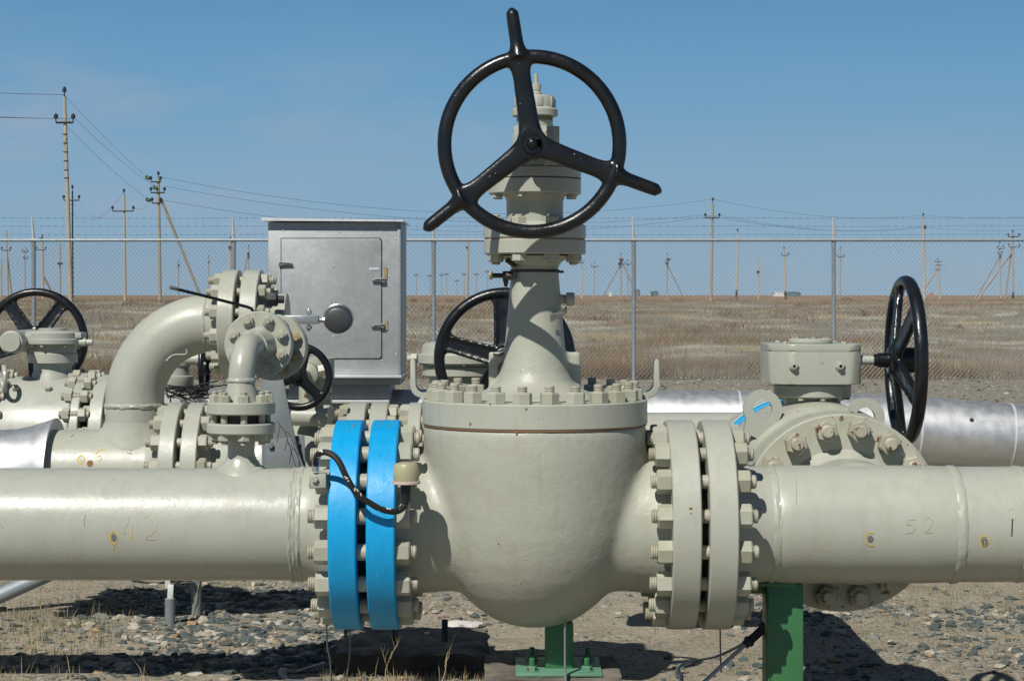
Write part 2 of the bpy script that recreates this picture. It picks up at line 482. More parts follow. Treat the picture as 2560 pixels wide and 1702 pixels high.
# cover
cov = MB().disc(V, 0.2755, 0.7265, 0.7865, 0.003, 128).build('bonnet_flange', 'cream_paint', gv)
MB().lathe([(0.262, 0.7230), (0.2732, 0.7238), (0.2732, 0.7264), (0.262, 0.7264)], V, 96).build('gasket', 'rust', gv)
ring_studs(gv, (VX, D, 0.7265), ZA, 0.0, 0.06, 0.243, 24, 0.5, 0.0115, 0.0235, 0.0265, 0.0170, both=False)
# bonnet
bp = [(210, 998), (175, 992), (150, 984), (118, 972), (98, 955), (87, 930), (81, 900), (76, 870), (71, 820), (67, 770), (63, 720), (60, 690), (59, 668), (62, 660), (72, 651), (90, 644), (100, 640), (60, 634)]
mb = MB()
mb.lathe([(r*s, zrow(y)) for r, y in bp], V, 64)
mb.box((VX, D+0.005, (zrow(880)+zrow(996))/2), (0.226, 0.026, zrow(880)-zrow(996)))
place_mesh(remeshed(mb, 0.005, 5, 0.5), 'bonnet', 'cast_paint', gv)
MB().lathe([(0.0600, zrow(681)), (0.0618, zrow(679)), (0.0618, zrow(676)), (0.0600, zrow(674))], V, 48, False, False).build('clamp_band', 'dark_oil', gv)
# bonnet top flange pair
MB().disc(V, 0.1250, zrow(636.5), zrow(599), 0.003, 80).build('bonnet_top_flange', 'cream_paint', gv)
MB().lathe([(0.120, zrow(599)), (0.1225, zrow(599)), (0.1225, zrow(597.6)), (0.120, zrow(597.6))], V, 64).build('gasket', 'rust', gv)
yk = MB().disc(V, 0.1250, zrow(597.5), zrow(563), 0.003, 80).build('yoke_flange', 'cream_paint', gv)
ring_studs(gv, (VX, D, 0), ZA, zrow(636.5), zrow(563), 0.103, 8, 0.5, 0.0105, 0.0195, 0.018, 0.006)
MB().lathe([(0.078, zrow(563)), (0.071, zrow(555)), (0.0695, zrow(540)), (0.0695, zrow(505)), (0.073, zrow(494)), (0.082, zrow(486))], V, 56).build('yoke_neck', 'cream_paint', gv)
MB().disc(V, 0.1135, zrow(487), zrow(448), 0.003, 80).build('gearbox_flange', 'cream_paint', gv)
hexbolts(gv, 'bolt_head', (VX, D, zrow(487)), (0, 0, -1), 0.098, 8, 0.5, 0.0125, 0.0095)
MB().lathe([(0.011, zrow(449)), (0.1128, zrow(449)), (0.1128, zrow(447)), (0.011, zrow(447))], V, 64).build('gasket', 'dark_gasket', gv)
mb = MB().lathe([(0.1135, zrow(446.8)), (0.1135, zrow(424)), (0.103, zrow(418)), (0.09, zrow(404)), (0.068, zrow(384)), (0.056, zrow(365)), (0.053, zrow(335)), (0.053, zrow(325))], V, 64)
mb.build('gearbox_cover', 'cream_paint', gv)
gx = MB()
fx0, fx1 = (1284-1280)*s, (1382-1280)*s
gx.prism([(fx0, 4.795), (fx1, 4.795), (fx1+0.014, 4.806), (fx1+0.014, 4.90), (fx0, 4.90)], zrow(420), zrow(324), I4, 0.002)
gx.build('gearbox', 'cream_paint', gv)
for bx, by in ((1304, 337), (1366, 337), (1304, 404), (1366, 404)):
    q = P(bx, by, 4.796)
    MB().hexa(frame((q.x, 4.7955, q.z), NY, 0.3), 0.0105, 0, 0.007).build('bolt_head', 'cream_paint', gv)
# indicator cap and stem
thr = [(0.0445, zrow(325))]
for k in range(9):
    y = 303-k*1.5
    thr += [(0.0445, zrow(y)), (0.0425, zrow(y-0.75))]
thr += [(0.0445, zrow(288))]
MB().lathe(thr, V, 48).build('threaded_neck', 'cream_paint_worn', gv)
capm = MB().lathe([(0.054, zrow(292)), (0.0565, zrow(290)), (0.0565, zrow(276)), (0.050, zrow(270)), (0.0495, zrow(246)), (0.046, zrow(241)), (0.0, zrow(239.5))], V, 48)
for k in range(8):
    a = 2*PI*(k+0.3)/8
    capm.box((VX+0.0495*math.cos(a), D+0.0495*math.sin(a), zrow(257)), (0.005, 0.014, 0.024), I4, 0.0015, (0, 0, a))
capm.build('stem_cap', 'cream_paint', gv)
MB().lathe([(0.014, zrow(240)), (0.014, zrow(232)), (0.011, zrow(230)), (0.011, zrow(228)), (0.0125, zrow(226)), (0.0125, zrow(211)), (0.009, zrow(210)), (0.0055, zrow(209)), (0.0055, zrow(186)), (0.004, zrow(185))], Matrix.Translation((VX+0.003, D, 0)), 24).build('vent_stem', 'cream_paint', gv)
# handwheel with shaft
YW = 4.61
wc = P(1330, 361, YW)
k = YW/F
main_wheel = wheel_meshes('main', 219*k, 18.5*k, [math.radians(98.6), math.radians(218.4), math.radians(-20.2)], 46*k, 40*k, (-0.05, 0.020), 0.004, (346*k, 18.0*k, 16.5*k), 0.0036)
WM = frame((wc.x, YW, wc.z), NY)
# track quaternion may spin the frame: build it explicitly (local x = world x, local y = world z, local z towards the viewer)
WM = Matrix(((1, 0, 0, wc.x), (0, 0, -1, YW), (0, 1, 0, wc.z), (0, 0, 0, 1)))
hw = put_wheel(main_wheel, gv, WM)
rl = root_loc(gv)
def sub(mb, name, mat, wheel, M):
    me = mb.mesh(name, None); me.materials.append(MATS[mat])
    o = bpy.data.objects.new(name, me); COL.objects.link(o); o.parent = wheel; return o
sub(MB().lathe([(26*k, 0.018), (26*k, 0.0245), (24*k, 0.0262), (23*k, 0.0252), (14*k, 0.0250)], I4, 40), 'hub_washer', 'black_paint', hw, WM)
sub(MB().lathe([(13*k, 0.024), (13*k, 0.030), (10*k, 0.034), (5*k, 0.0365), (0, 0.037)], I4, 28), 'hub_nut', 'black_paint', hw, WM)
pm = MB()
vs = [pm.bm.verts.new((x*k, y*k, 0.0266)) for x, y in ((14, -7), (20, -13), (23.4, 0), (22, 9), (10, 10), (13, 3))]
pm.bm.faces.new(vs); bmesh.ops.solidify(pm.bm, geom=pm.bm.faces[:], thickness=0.0008)
sub(pm, 'paint_patch', 'orange_mark', hw, WM)
# raised arrow and figures cast into the rim
for (a0, r0, a1, r1) in ((183, 212, 172, 219), (183, 212, 178, 226), (184, 208, 184, 228), (158, 213, 154, 226), (152, 212, 147, 220), (150, 226, 147, 220), (143, 212, 143, 226), (139, 212, 139, 226), (143, 219, 139, 219), (134, 212, 134, 226)):
    pts = []
    for t in (0, 0.5, 1):
        a = math.radians(a0+(a1-a0)*t); r = (r0+(r1-r0)*t)
        zz = math.sqrt(max(0.0, 17.5**2-(r-219)**2))*k
        pts.append((r*k*math.cos(a), r*k*math.sin(a), zz-0.0008))
    sub(MB().tube(pts, 0.0014, 6), 'cast_figure_stroke', 'black_paint', hw, WM)
sub(MB().lathe([(0.0045, 0.010), (0.0045, 0.0185), (0.002, 0.0205), (0, 0.021)], Matrix.Translation((-90*k, -76*k, 0)), 14), 'grease_nipple', 'black_paint', hw, WM)
MB().lathe([(0.024, 0), (0.024, 0.07), (0.017, 0.072), (0.017, 0.186)], frame((wc.x, 4.80, wc.z), NY), 32).build('wheel_shaft', 'black_paint', gv)
# lifting brackets
for sg, cx in ((-1, 1030), (1, 1642)):
    x0 = (1100-1280)*s if sg < 0 else (1575-1280)*s
    xe = (1026-1280)*s if sg < 0 else (1648-1280)*s
    zt, zb = zrow(897), 0.7885
    t = 0.013
    pts = [(x0, zb)]
    R = 0.03
    c = (xe-sg*R, zb+R)
    for i in range(7):
        a = -PI/2 + (PI/2)*i/6
        pts.append((c[0]+sg*R*math.cos(a), c[1]+R*math.sin(a)))
    pts += [(xe, zt-0.006), (xe-sg*0.004, zt), (xe-sg*(t-0.004), zt), (xe-sg*t, zt-0.006)]
    R2 = R-t
    for i in range(7):
        a = 0 - (PI/2)*i/6
        pts.append((c[0]+sg*R2*math.cos(a), c[1]+R2*math.sin(a)))
    pts.append((x0, zb+t))
    Mx = Matrix(((1, 0, 0, 0), (0, 0, -1, D+0.02), (0, 1, 0, 0), (0, 0, 0, 1)))
    br = MB().prism(pts, -0.035, 0.03, Mx, 0.002)
    br.lathe([(0.012, -0.0005), (0.012, t+0.0005)], frame((xe-(t if sg > 0 else 0), D+0.022, zrow(940)), XA), 20)
    br.build('lifting_bracket', 'cream_paint', gv)
# fittings on the bonnet
q = P(1277, 689, 4.86)
mb = MB().hexa(frame((q.x+0.006, 4.86, q.z), (-1, 0, 0)), 0.0125, 0, 0.026)
mb.lathe([(0.006, 0.02), (0.006, 0.052)], frame((q.x+0.006, 4.86, q.z), (-1, 0, 0)), 16)
mb.lathe([(0.008, 0), (0.004, 0.018), (0.0008, 0.02), (0.0006, 0.042)], frame((q.x-0.012, 4.86, q.z-0.008), (0, 0, -1)), 10)
gf = mb.build('grease_fitting', 'dark_oil', gv)
MB().hexa(frame((q.x-0.044, 4.86, q.z), (-1, 0, 0)), 0.012, 0, 0.009).build('brass_cap', 'brass_stain', gf)
MB().tube([(q.x+0.016, 4.85, zrow(664)), (q.x, 4.85, zrow(658)), (q.x-0.012, 4.85, zrow(650))], 0.006, 8).build('clamp_lug', 'dark_oil', gv)
MB().box(((1400-1280)*s, 4.86, zrow(680)), (0.016, 0.012, 0.006), I4, 0.001).build('clamp_lug', 'dark_oil', gv)
q = P(1402, 748, 4.89)
mb = MB().lathe([(0.012, -0.01), (0.012, 0.004), (0.0095, 0.006), (0.0125, 0.009), (0.0095, 0.012), (0.0155, 0.013), (0.0165, 0.015), (0.0165, 0.030), (0.0145, 0.0335), (0, 0.034)], frame((q.x, 4.89, q.z), XA), 28)
mb.build('vent_plug', 'cream_paint', gv)
a, b = P(1375, 795, 4.825), P(1418, 775, 4.855)
tp = MB()
pl = [P(1376, 806, 4.823), P(1418, 784, 4.862), P(1417, 765, 4.862), P(1399, 778, 4.842), P(1375, 787, 4.823)]
vs = [tp.bm.verts.new(v) for v in pl]; tp.bm.faces.new(vs); bmesh.ops.solidify(tp.bm, geom=tp.bm.faces[:], thickness=0.0016)
tp.build('tag_plate', 'cream_paint', gv)
for (px, py, Yl, r) in ((1728, 1272, 4.6425, 0.004), (1729, 1284, 4.6425, 0.002)):
    q_ = P(px, py, Yl)
    MB().lathe([(r, 0.0), (r*0.6, 0.0012), (0, 0.0014)], frame((q_.x, D-math.sqrt(0.2546**2-(q_.z-AX)**2)-0.0002, q_.z), NY), 9, jitter=lambda k, i, r=r: r*0.5*noise.noise(Vector((i*1.7, k, r*900)))).build('rust_spot', 'rust', gv)
for (px, py, r) in ((1176, 1062, 0.0035), (1225, 1010, 0.002), (1316, 1022, 0.003), (1290, 1080, 0.003)):
    q_ = P(px, py, 4.63); dx_ = q_.x-VX
    MB().lathe([(r, 0.0), (r*0.6, 0.001), (0, 0.0012)], frame((q_.x, D-math.sqrt(0.2756**2-dx_*dx_), q_.z), NY), 9, jitter=lambda k, i, r=r: r*0.6*noise.noise(Vector((i*1.7, k, r*700)))).build('rust_spot', 'rust', gv)
# rust runs on the left web
for (pts, w) in (([(1262, 880), (1260, 900), (1246, 915), (1247, 960)], 0.0045), ([(1278, 790), (1277, 830), (1266, 868)], 0.003), ([(1232, 884), (1250, 888), (1262, 880)], 0.005)):
    MB().tube([P(x, y, 4.888 if y > 868 else 4.87) for x, y in pts], w, 6, lambda t, w=w: w*(0.5+0.7*math.sin(PI*min(1, t+0.15))), flat=(1, 0.35)).build('rust_run', 'rust', gv)

# =================================================================== 2 LEFT MAIN PIPE
lp = thing('flanged_pipe', 'front cream pipe with blue flange on its right end and yellow painted figures 42', 'pipe', (-0.43, D, 0.0))
A0 = frame((0, D, AX), XA)
MB().lathe([(0.1365, -4.5), (0.1365, -0.515)], A0, 96).build('pipe', 'cream_paint_glossy', lp)
MB().lathe([(0.1365, -0.515), (0.139, -0.50), (0.142, -0.478), (0.156, -0.455), (0.168, -0.4292)], A0, 96).build('weld_neck', 'cream_paint', lp)
MB().disc(A0, 0.2545, -0.4292, -0.3632, 0.003, 96).build('end_flange', 'blue_paint', lp)['label'] = 'bright blue flange bolted to the valve'
MB().weld(A0, 0.1365, -0.512, 0.009, 0.0035).weld(A0, 0.1365, -0.522, 0.007, 0.003).weld(A0, 0.1365, -0.531, 0.006, 0.0025).build('weld_bead', 'cream_paint', lp)
MB().lathe([(0.125, -0.3635), (0.185, -0.3635), (0.185, -0.3397), (0.125, -0.3397)], A0, 64).build('gasket', 'dark_gasket', lp)
ring_studs(lp, (0, D, AX), XA, -0.4292, -0.273, 0.216, 16, 0.5, **B33)
for k in range(16):
    a = 2*PI*(k+0.5)/16
    T = frame((0, D, AX), XA) @ Matrix.Translation((0.216*math.cos(a), 0.216*math.sin(a), 0))
    MB().lathe([(0.0195, -0.362), (0.0195, -0.341)], T, 18).build('insulating_sleeve', 'nut_paint', lp)
# weld-on branch with its lower flange
BX = (603-1280)*s
def saddle(px, r0, r1, zt, zb, mbx, cx, cy, Rp, zc, seg=64, steps=5):
    """flared collar sitting on a horizontal pipe of radius Rp"""
    rings = []
    for i in range(steps+1):
        t = i/steps; ring = []
        for kk in range(seg):
            a = 2*PI*kk/seg
            r = r0+(r1-r0)*t**1.6
            x, y = r*math.cos(a), r*math.sin(a)
            zp = zc + math.sqrt(max(1e-6, Rp*Rp-y*y)) - 0.002
            z = zt+(zp-zt)*t + (0.0025*math.sin(t*PI*6)+0.002*noise.noise(Vector((a*4, t*5, px))))*(t > 0.35)
            ring.append(mbx.bm.verts.new((cx+x, cy+y, z)))
        rings.append(ring)
    for p, q in zip(rings, rings[1:]):
        for kk in range(seg):
            l = (kk+1) % seg
            mbx.bm.faces.new((p[kk], p[l], q[l], q[kk]))
mb = MB(); saddle(1, 0.036, 0.062, zrow(1142), 0, mb, BX, D, 0.1365, AX)
mb.build('weld_collar', 'cream_paint_glossy', lp)
BV = Matrix.Translation((BX, D, 0))
MB().lathe([(0.035, zrow(1144)), (0.0325, zrow(1128)), (0.0335, zrow(1108)), (0.036, zrow(1084))], BV, 40).build('branch_neck', 'cream_paint', lp)
fz0, fz1, fz2, fz3 = zrow(1082), zrow(1056), zrow(1034), zrow(1003)
MB().disc(BV, 0.0835, fz0, fz1, 0.003, 64).build('branch_flange', 'cream_paint', lp)
# painted figures on pipes
def strokes(parent, lines, xc, Yc, zc, R, w, mat, name='painted_mark', Yref=None):
    """ribbons painted on a pipe; line points are photo pixels, projected on the pipe facing the viewer"""
    mb = MB()
    for ln in lines:
        L = []
        for (px, py) in ln:
            Y = Yc-R
            for _ in range(6):
                z = CZ-(py-HY)*Y/F
                dz = max(-R*0.98, min(R*0.98, z-zc)); Y = Yc-math.sqrt(R*R-dz*dz)
            th = math.asin(max(-0.98, min(0.98, (CZ-(py-HY)*Y/F-zc)/R)))
            L.append(((px-1280)*Y/F, th))
        # densify
        D2 = []
        for (a, b) in zip(L, L[1:]):
            for i in range(5): D2.append((a[0]+(b[0]-a[0])*i/5, a[1]+(b[1]-a[1])*i/5))
        D2.append(L[-1])
        quads = []
        for i, (x, th) in enumerate(D2):
            x2, t2 = D2[min(i+1, len(D2)-1)]; x1, t1 = D2[max(i-1, 0)]
            dx, dv = x2-x1, (t2-t1)*R; l = math.hypot(dx, dv) or 1
            nx, nv_ = -dv/l, dx/l
            ww = w*(0.75+0.5*noise.noise(Vector((x*90, th*60, 1))))
            pr = []
            for sg in (-1, 1):
                xx = x+nx*ww*sg; tt = th+nv_*ww*sg/R
                pr.append(mb.bm.verts.new((xx, Yc-(R+0.0008)*math.cos(tt), zc+(R+0.0008)*math.sin(tt))))
            quads.append(pr)
        for a, b in zip(quads, quads[1:]):
            mb.bm.faces.new((a[0], b[0], b[1], a[1]))
    return mb.build(name, mat, parent)
def circ(cx, cy, rx, ry, n=18):
    return [(cx+rx*math.cos(2*PI*i/n), cy+ry*math.sin(2*PI*i/n)) for i in range(n+1)]
strokes(lp, [circ(285, 1343, 10, 16), [(287, 1357), (283, 1374)]], 0, D, AX, 0.1365, 0.0022, 'yellow_mark', 'painted_ring')
strokes(lp, [[(330, 1316), (328, 1335), (328, 1350)]], 0, D, AX, 0.1365, 0.0022, 'yellow_mark', 'painted_stroke')
strokes(lp, [[(325, 1286), (318, 1310), (307, 1334), (318, 1331)]], 0, D, AX, 0.1365, 0.0013, 'faded_yellow_mark', 'painted_figure')
strokes(lp, [[(360, 1294), (372, 1288), (385, 1296), (391, 1312), (388, 1326), (379, 1335), (370, 1338), (362, 1346), (376, 1348), (388, 1348)]], 0, D, AX, 0.1365, 0.0012, 'faded_yellow_mark', 'painted_figure')
strokes(lp, [circ(285, 1343, 5, 8), circ(285, 1343, 2, 3)], 0, D, AX, 0.1365, 0.0022, 'dull_steel', 'bare_spot')
strokes(lp, [[(213, 1286), (211, 1300), (211, 1315)], [(3, 1314), (9, 1319)]], 0, D, AX, 0.1365, 0.0006, 'grey_paint', 'scratch')

# bonding clip on the left flange with cable and capped arrester
sg = thing('spark_gap_arrester', 'small olive capped device on a black paint flaked cable bridging the two blue flanges', 'cable device', P(1015, 1205, 4.62))
q = P(1015, 1205, 4.62)
MB().lathe([(0.030, 0.003), (0.0305, 0.008), (0.030, 0.034), (0.026, 0.043), (0.012, 0.0465), (0, 0.0465)], Matrix.Translation(q), 36).build('cap', 'olive_cap', sg)
MB().lathe([(0.030, -0.004), (0.0335, -0.003), (0.0335, 0.002), (0.030, 0.003)], Matrix.Translation(q), 36).build('cap_rim', 'pale_pink', sg)
MB().lathe([(0.013, -0.004), (0.013, -0.012), (0.0105, -0.040), (0.008, -0.046)], Matrix.Translation(q), 24).build('plug_boot', 'black_rubber', sg)
path = [(789, 1165), (790, 1150), (795, 1136), (808, 1130), (824, 1133), (840, 1144), (852, 1162), (864, 1188), (880, 1216), (900, 1240), (925, 1257), (950, 1271), (975, 1278), (993, 1277), (1008, 1268), (1016, 1252)]
def smooth_path(pts, n=6):
    out = []
    P0 = [pts[0]]+list(pts)+[pts[-1]]
    for i in range(1, len(P0)-2):
        a, b, c, d = (Vector(P0[i-1]), Vector(P0[i]), Vector(P0[i+1]), Vector(P0[i+2]))
        for j in range(n):
            t = j/n
            out.append(0.5*((2*b)+(c-a)*t+(2*a-5*b+4*c-d)*t*t+(3*b-a-3*c+d)*t**3))
    out.append(Vector(pts[-1])); return out
pp = [P(x, y, 4.655-0.05*math.sin(PI*min(1, i/15))) for i, (x, y) in enumerate(path)]
MB().tube(smooth_path(pp), 0.0074, 10).build('cable', 'rubber', sg)
q0 = P(788, 1150, 4.66)
MB().tube([P(788, 1178, 4.655), P(789, 1165, 4.655), P(790, 1149, 4.655), P(795, 1137, 4.655)], 0.0085, 12).build('cable_lug', 'steel', sg)
mb = MB().box(P(797, 1200, 4.668), (0.036, 0.03, 0.034), I4, 0.002)
mb.hexa(frame(P(787, 1197, 4.653), NY), 0.0085, 0, 0.008)
mb.build('clip', 'cream_paint', sg)
MB().box(P(1020, 1180, 4.66), (0.012, 0.07, 0.012), I4, 0.001).build('bracket', 'cream_paint', sg)

# =================================================================== 3 RIGHT MAIN PIPE with tee
rp = thing('flanged_pipe', 'front cream pipe right of the big valve with weld seams and faded yellow figures 52', 'pipe', (0.53, D, 0.0))
TX = 0.8486
MB().disc(A0, 0.2545, 0.4617, 0.5286, 0.003, 96).build('end_flange', 'cream_paint', rp)
MB().lathe([(0.168, 0.5286), (0.156, 0.55), (0.145, 0.58), (0.1405, 0.61), (0.1395, 0.632)], A0, 96).build('weld_neck', 'cream_paint', rp)
mb = MB().lathe([(0.1395, 0.632), (0.143, 0.66), (0.1435, 0.70), (0.1435, 1.0), (0.1420, 1.05), (0.1405, 1.085)], A0, 96)
mb.lathe([(0.150, 0), (0.150, 0.12), (0.145, 0.19), (0.140, 0.225)], frame((TX, D, AX), YA), 72)
place_mesh(remeshed(mb, 0.006, 10, 0.5), 'tee', 'cream_paint', rp)
MB().lathe([(0.1405, 1.083), (0.1405, 4.5)], A0, 96).build('pipe', 'cream_paint', rp)
MB().weld(A0, 0.1400, 0.634, 0.012, 0.002).build('weld_bead', 'cream_paint', rp)
MB().weld(A0, 0.1410, 1.075, 0.015, 0.0030).build('weld_bead', 'cream_paint', rp)
MB().weld(A0, 0.1405, 1.235, 0.012, 0.0022).build('weld_bead', 'cream_paint', rp)
MB().lathe([(0.125, 0.4418), (0.180, 0.4418), (0.180, 0.4620), (0.125, 0.4620)], A0, 64).build('gasket', 'dark_gasket', rp)
ring_studs(rp, (0, D, AX), XA, 0.3755, 0.5286, 0.216, 16, 0.5, **B33)
# back branch flange of the tee (faces the ball valve)
B0 = frame((TX, 0, AX), YA)
MB().lathe([(0.136, 5.115), (0.150, 5.135), (0.166, 5.152)], B0, 72).build('branch_neck', 'cream_paint', rp)
MB().disc(B0, 0.2545, 5.15, 5.217, 0.004, 96).build('branch_flange', 'cream_paint_worn', rp)
ring_studs(rp, (TX, 0, AX), YA, 5.15, 5.30, 0.216, 16, 0.5, 0.0165, 0.0300, 0.036, 0.020, nmat='nut_worn', smat='nut_worn')
MB().lathe([(0.125, 5.217), (0.235, 5.217), (0.235, 5.235), (0.125, 5.235)], B0, 64).build('gasket', 'dark_gasket', rp)
o = strokes(rp, [circ(2178, 1347, 15, 17)[3:16]], 0, D, AX, 0.1436, 0.0018, 'yellow_mark', 'painted_ring')
strokes(rp, [circ(2461, 1352, 12, 13)], 0, D, AX, 0.1405, 0.0018, 'yellow_mark', 'painted_ring')
strokes(rp, [circ(2530, 1285, 12, 14)], 0, D, AX, 0.1405, 0.0011, 'faded_yellow_mark', 'painted_ring')
strokes(rp, [[(2292, 1297), (2270, 1299), (2266, 1311), (2280, 1311), (2288, 1320), (2280, 1330), (2264, 1333)]], 0, D, AX, 0.1437, 0.0012, 'faded_yellow_mark', 'painted_figure')
strokes(rp, [[(2312, 1298), (2322, 1292), (2332, 1300), (2326, 1316), (2312, 1331), (2330, 1331)]], 0, D, AX, 0.1437, 0.0012, 'faded_yellow_mark', 'painted_figure')
strokes(rp, [circ(2176, 1347, 6, 7), circ(2176, 1347, 3, 3), circ(2461, 1352, 6, 7)], 0, D, AX, 0.1432, 0.0022, 'dull_steel', 'bare_spot')
strokes(rp, [[(2531, 1295), (2530, 1318), (2529, 1340)]], 0, D, AX, 0.1408, 0.0018, 'dark_oil', 'oil_streak')
strokes(rp, [[(1990, 1198), (1991, 1230), (1990, 1262)]], 0, D, AX, 0.1437, 0.0004, 'grey_paint', 'scratch')

# =================================================================== 4 BALL VALVE on the right (axis towards the viewer)
five = [math.radians(90+72*i) for i in range(5)]
wheel5 = wheel_meshes('five', 0.196, 0.0170, five, 0.052, 0.036, (-0.03, 0.05), 0.03, None, 0.0042, True)
YB = 5.62
bv = thing('ball_valve', 'cream ball valve with boxy gearbox at right, its black handwheel seen nearly edge on', 'valve', (TX, YB, 0.0))
mb = MB().lathe([(0.2545, 5.235), (0.2545, 5.30), (0.225, 5.302), (0.230, 5.34), (0.262, 5.40), (0.266, 5.50), (0.266, 5.74), (0.260, 5.84), (0.22, 5.90), (0.225, 5.938)], B0, 96)
mb.build('body', 'cream_paint_worn', bv)
MB().disc(B0, 0.2545, 5.94, 6.005, 0.003, 96).build('end_flange', 'blue_paint', bv)['label'] = 'blue end flange at the far side'
for px, py, Yl in ((1906, 1022, 5.40), (2162, 1042, 5.40)):
    q = P(px, py, Yl)
    ring = []
    lug = MB()
    pts = [(0.052*math.cos(a), 0.052*math.sin(a)) for a in [math.radians(-30+240*i/24) for i in range(25)]]
    sgn = 1 if px < 2000 else -1
    tail = [(-0.05, -0.06), (-0.01+0.03*sgn, -0.10), (0.055, -0.075)]
    outer = pts + tail
    Mx = Matrix(((1, 0, 0, q.x), (0, 0, -1, Yl), (0, 1, 0, q.z), (0, 0, 0, 1)))
    # plate with a hole: outer and inner loops bridged
    bm = lug.bm
    n = len(outer)
    for side, tz in ((0, 0.012), (1, -0.012)):
        pass
    def loop(r, tz):
        return [bm.verts.new(Mx @ Vector((x, y, tz))) for x, y in r]
    inner = [(0.026*math.cos(math.atan2(y, x)), 0.026*math.sin(math.atan2(y, x))) for x, y in outer]
    a0, a1, b0, b1 = loop(outer, 0.012), loop(outer, -0.012), loop(inner, 0.012), loop(inner, -0.012)
    for i in range(n):
        j = (i+1) % n
        bm.faces.new((a0[i], a0[j], b0[j], b0[i])); bm.faces.new((a1[j], a1[i], b1[i], b1[j]))
        bm.faces.new((a0[j], a0[i], a1[i], a1[j])); bm.faces.new((b0[i], b0[j], b1[j], b1[i]))
    lug.build('lifting_lug', 'cream_paint', bv)
BZ = lambda y, Y=5.55: CZ-(y-HY)*Y/F
C0 = Matrix.Translation((TX-0.005, YB, 0))
MB().lathe([(0.092, BZ(1046)), (0.082, BZ(1036)), (0.079, BZ(1020)), (0.079, BZ(990))], C0, 56).build('stem_neck', 'cream_paint', bv)
MB().disc(C0, 0.108, BZ(994), BZ(962), 0.003, 72).build('mounting_plate', 'cream_paint', bv)
hexbolts(bv, 'bolt_head', (TX-0.005, YB, BZ(994)), (0, 0, -1), 0.095, 10, 0.25, 0.010, 0.008)
hw_, hd_ = 0.1265, 0.125
def octa(w, d, c, cx, cy):
    pts = [(cx-w+c, cy-d), (cx+w-c*0.5, cy-d), (cx+w, cy-d+c*0.5), (cx+w, cy+d), (cx-w, cy+d), (cx-w, cy-d+c)]
    out = []
    for i in range(len(pts)):
        a, b, e = Vector(pts[i-1]), Vector(pts[i]), Vector(pts[(i+1) % len(pts)])
        r = 0.012
        p, q = b+(a-b).normalized()*r, b+(e-b).normalized()*r
        for j in range(5):
            t = j/4
            v = p*(1-t)**2+b*2*t*(1-t)+q*t*t
            out.append((v.x, v.y))
    return out
MB().prism(octa(hw_, hd_, 0.055, TX-0.010, YB), BZ(959), BZ(878), I4, 0.003).build('gearbox', 'cream_paint', bv)
MB().prism(octa(hw_, hd_, 0.055, TX-0.010, YB), BZ(877.2), BZ(859.5), I4, 0.004).build('gearbox_lid', 'cream_paint', bv)
tl = MB().disc(Matrix.Translation((TX-0.01, YB, 0)), 0.062, BZ(860), BZ(848), 0.003, 56)
tl.build('position_cover', 'cream_paint', bv)
hexbolts(bv, 'bolt_head', (TX-0.01, YB, BZ(848)), ZA, 0.05, 6, 0.2, 0.006, 0.004)
hexbolts(bv, 'bolt_head', (TX-0.01, YB, BZ(859.5)), ZA, 0.115, 4, 0.5, 0.008, 0.006)
for px, hole in ((1984, True), (2100, False)):
    q = P(px, 915, 5.495)
    mb = MB().hexa(frame((q.x, 5.4955, q.z), NY, 0.2), 0.0135, 0, 0.009)
    mb.lathe([(0.008, 0.009), (0.008, 0.016), (0.0045, 0.0165), (0.0045, 0.008)], frame((q.x, 5.4955, q.z), NY), 20, True, True)
    pg = mb.build('breather_plug', 'cream_paint', bv)
    if hole:
        MB().lathe([(0.0043, 0.0), (0.0043, 0.0168)], frame((q.x, 5.4955, q.z), NY), 16).build('plug_hole', 'dark_oil', pg)
WX = P(2262, 900, 5.56)
MB().lathe([(0.0125, 0), (0.0125, 0.08), (0.017, 0.081), (0.017, 0.095)], frame((TX+0.114, 5.55, WX.z), XA), 28).build('worm_shaft', 'cream_paint', bv)
# wheel frame: local z along -x (dish and hub towards the gearbox), local y up
wheel5b = wheel_meshes('fiveb', 0.2200, 0.0155, five, 0.052, 0.036, (-0.03, 0.05), 0.035, None, 0.0044, True)
WB = Matrix(((0, 0, -1, WX.x), (-1, 0, 0, 5.55), (0, 1, 0, WX.z), (0, 0, 0, 1))) @ Matrix.Rotation(math.radians(24), 4, 'Z')
wb = put_wheel(wheel5b, bv, WB)
sub(MB().lathe([(0.020, 0.03), (0.0205, 0.075), (0.017, 0.078), (0.017, 0.088), (0.012, 0.09)], I4, 28), 'wheel_sleeve', 'black_paint', wb, WB)

# supports (green posts, pads)
gp = thing('support_post', 'green steel post with flange top under the right front pipe', 'support post', (0.667, 4.93, GZ))
MB().box((0.667, 4.93, 0.05), (0.090, 0.09, 0.572), I4, 0.004).build('column', 'green_paint', gp)
MB().box((0.64, 4.93, 0.334), (0.11, 0.10, 0.010), I4, 0.002).box((0.60, 4.95, 0.318), (0.055, 0.07, 0.022), I4, 0.002).build('saddle_plate', 'green_paint', gp)
MB().tube([(0.628, 4.885, z) for z in (0.02, 0.12, 0.2, 0.31)], 0.004, 6).build('weld_seam', 'green_paint', gp)
MB().box((0.667, 4.93, GZ+0.02), (0.2, 0.2, 0.014), I4, 0.002).build('base_plate', 'pale_green_paint', gp)
mp = thing('support_post', 'short green post on a bolted pale green base plate below the big valve', 'support post', (0.115, 4.9, 0.12))
MB().box((0.115, 4.90, 0.187), (0.069, 0.069, 0.112), I4, 0.006).build('column', 'green_paint', mp)
MB().box((0.113, 4.905, 0.130), (0.208, 0.225, 0.006), I4, 0.001).build('base_plate', 'pale_green_paint', mp)
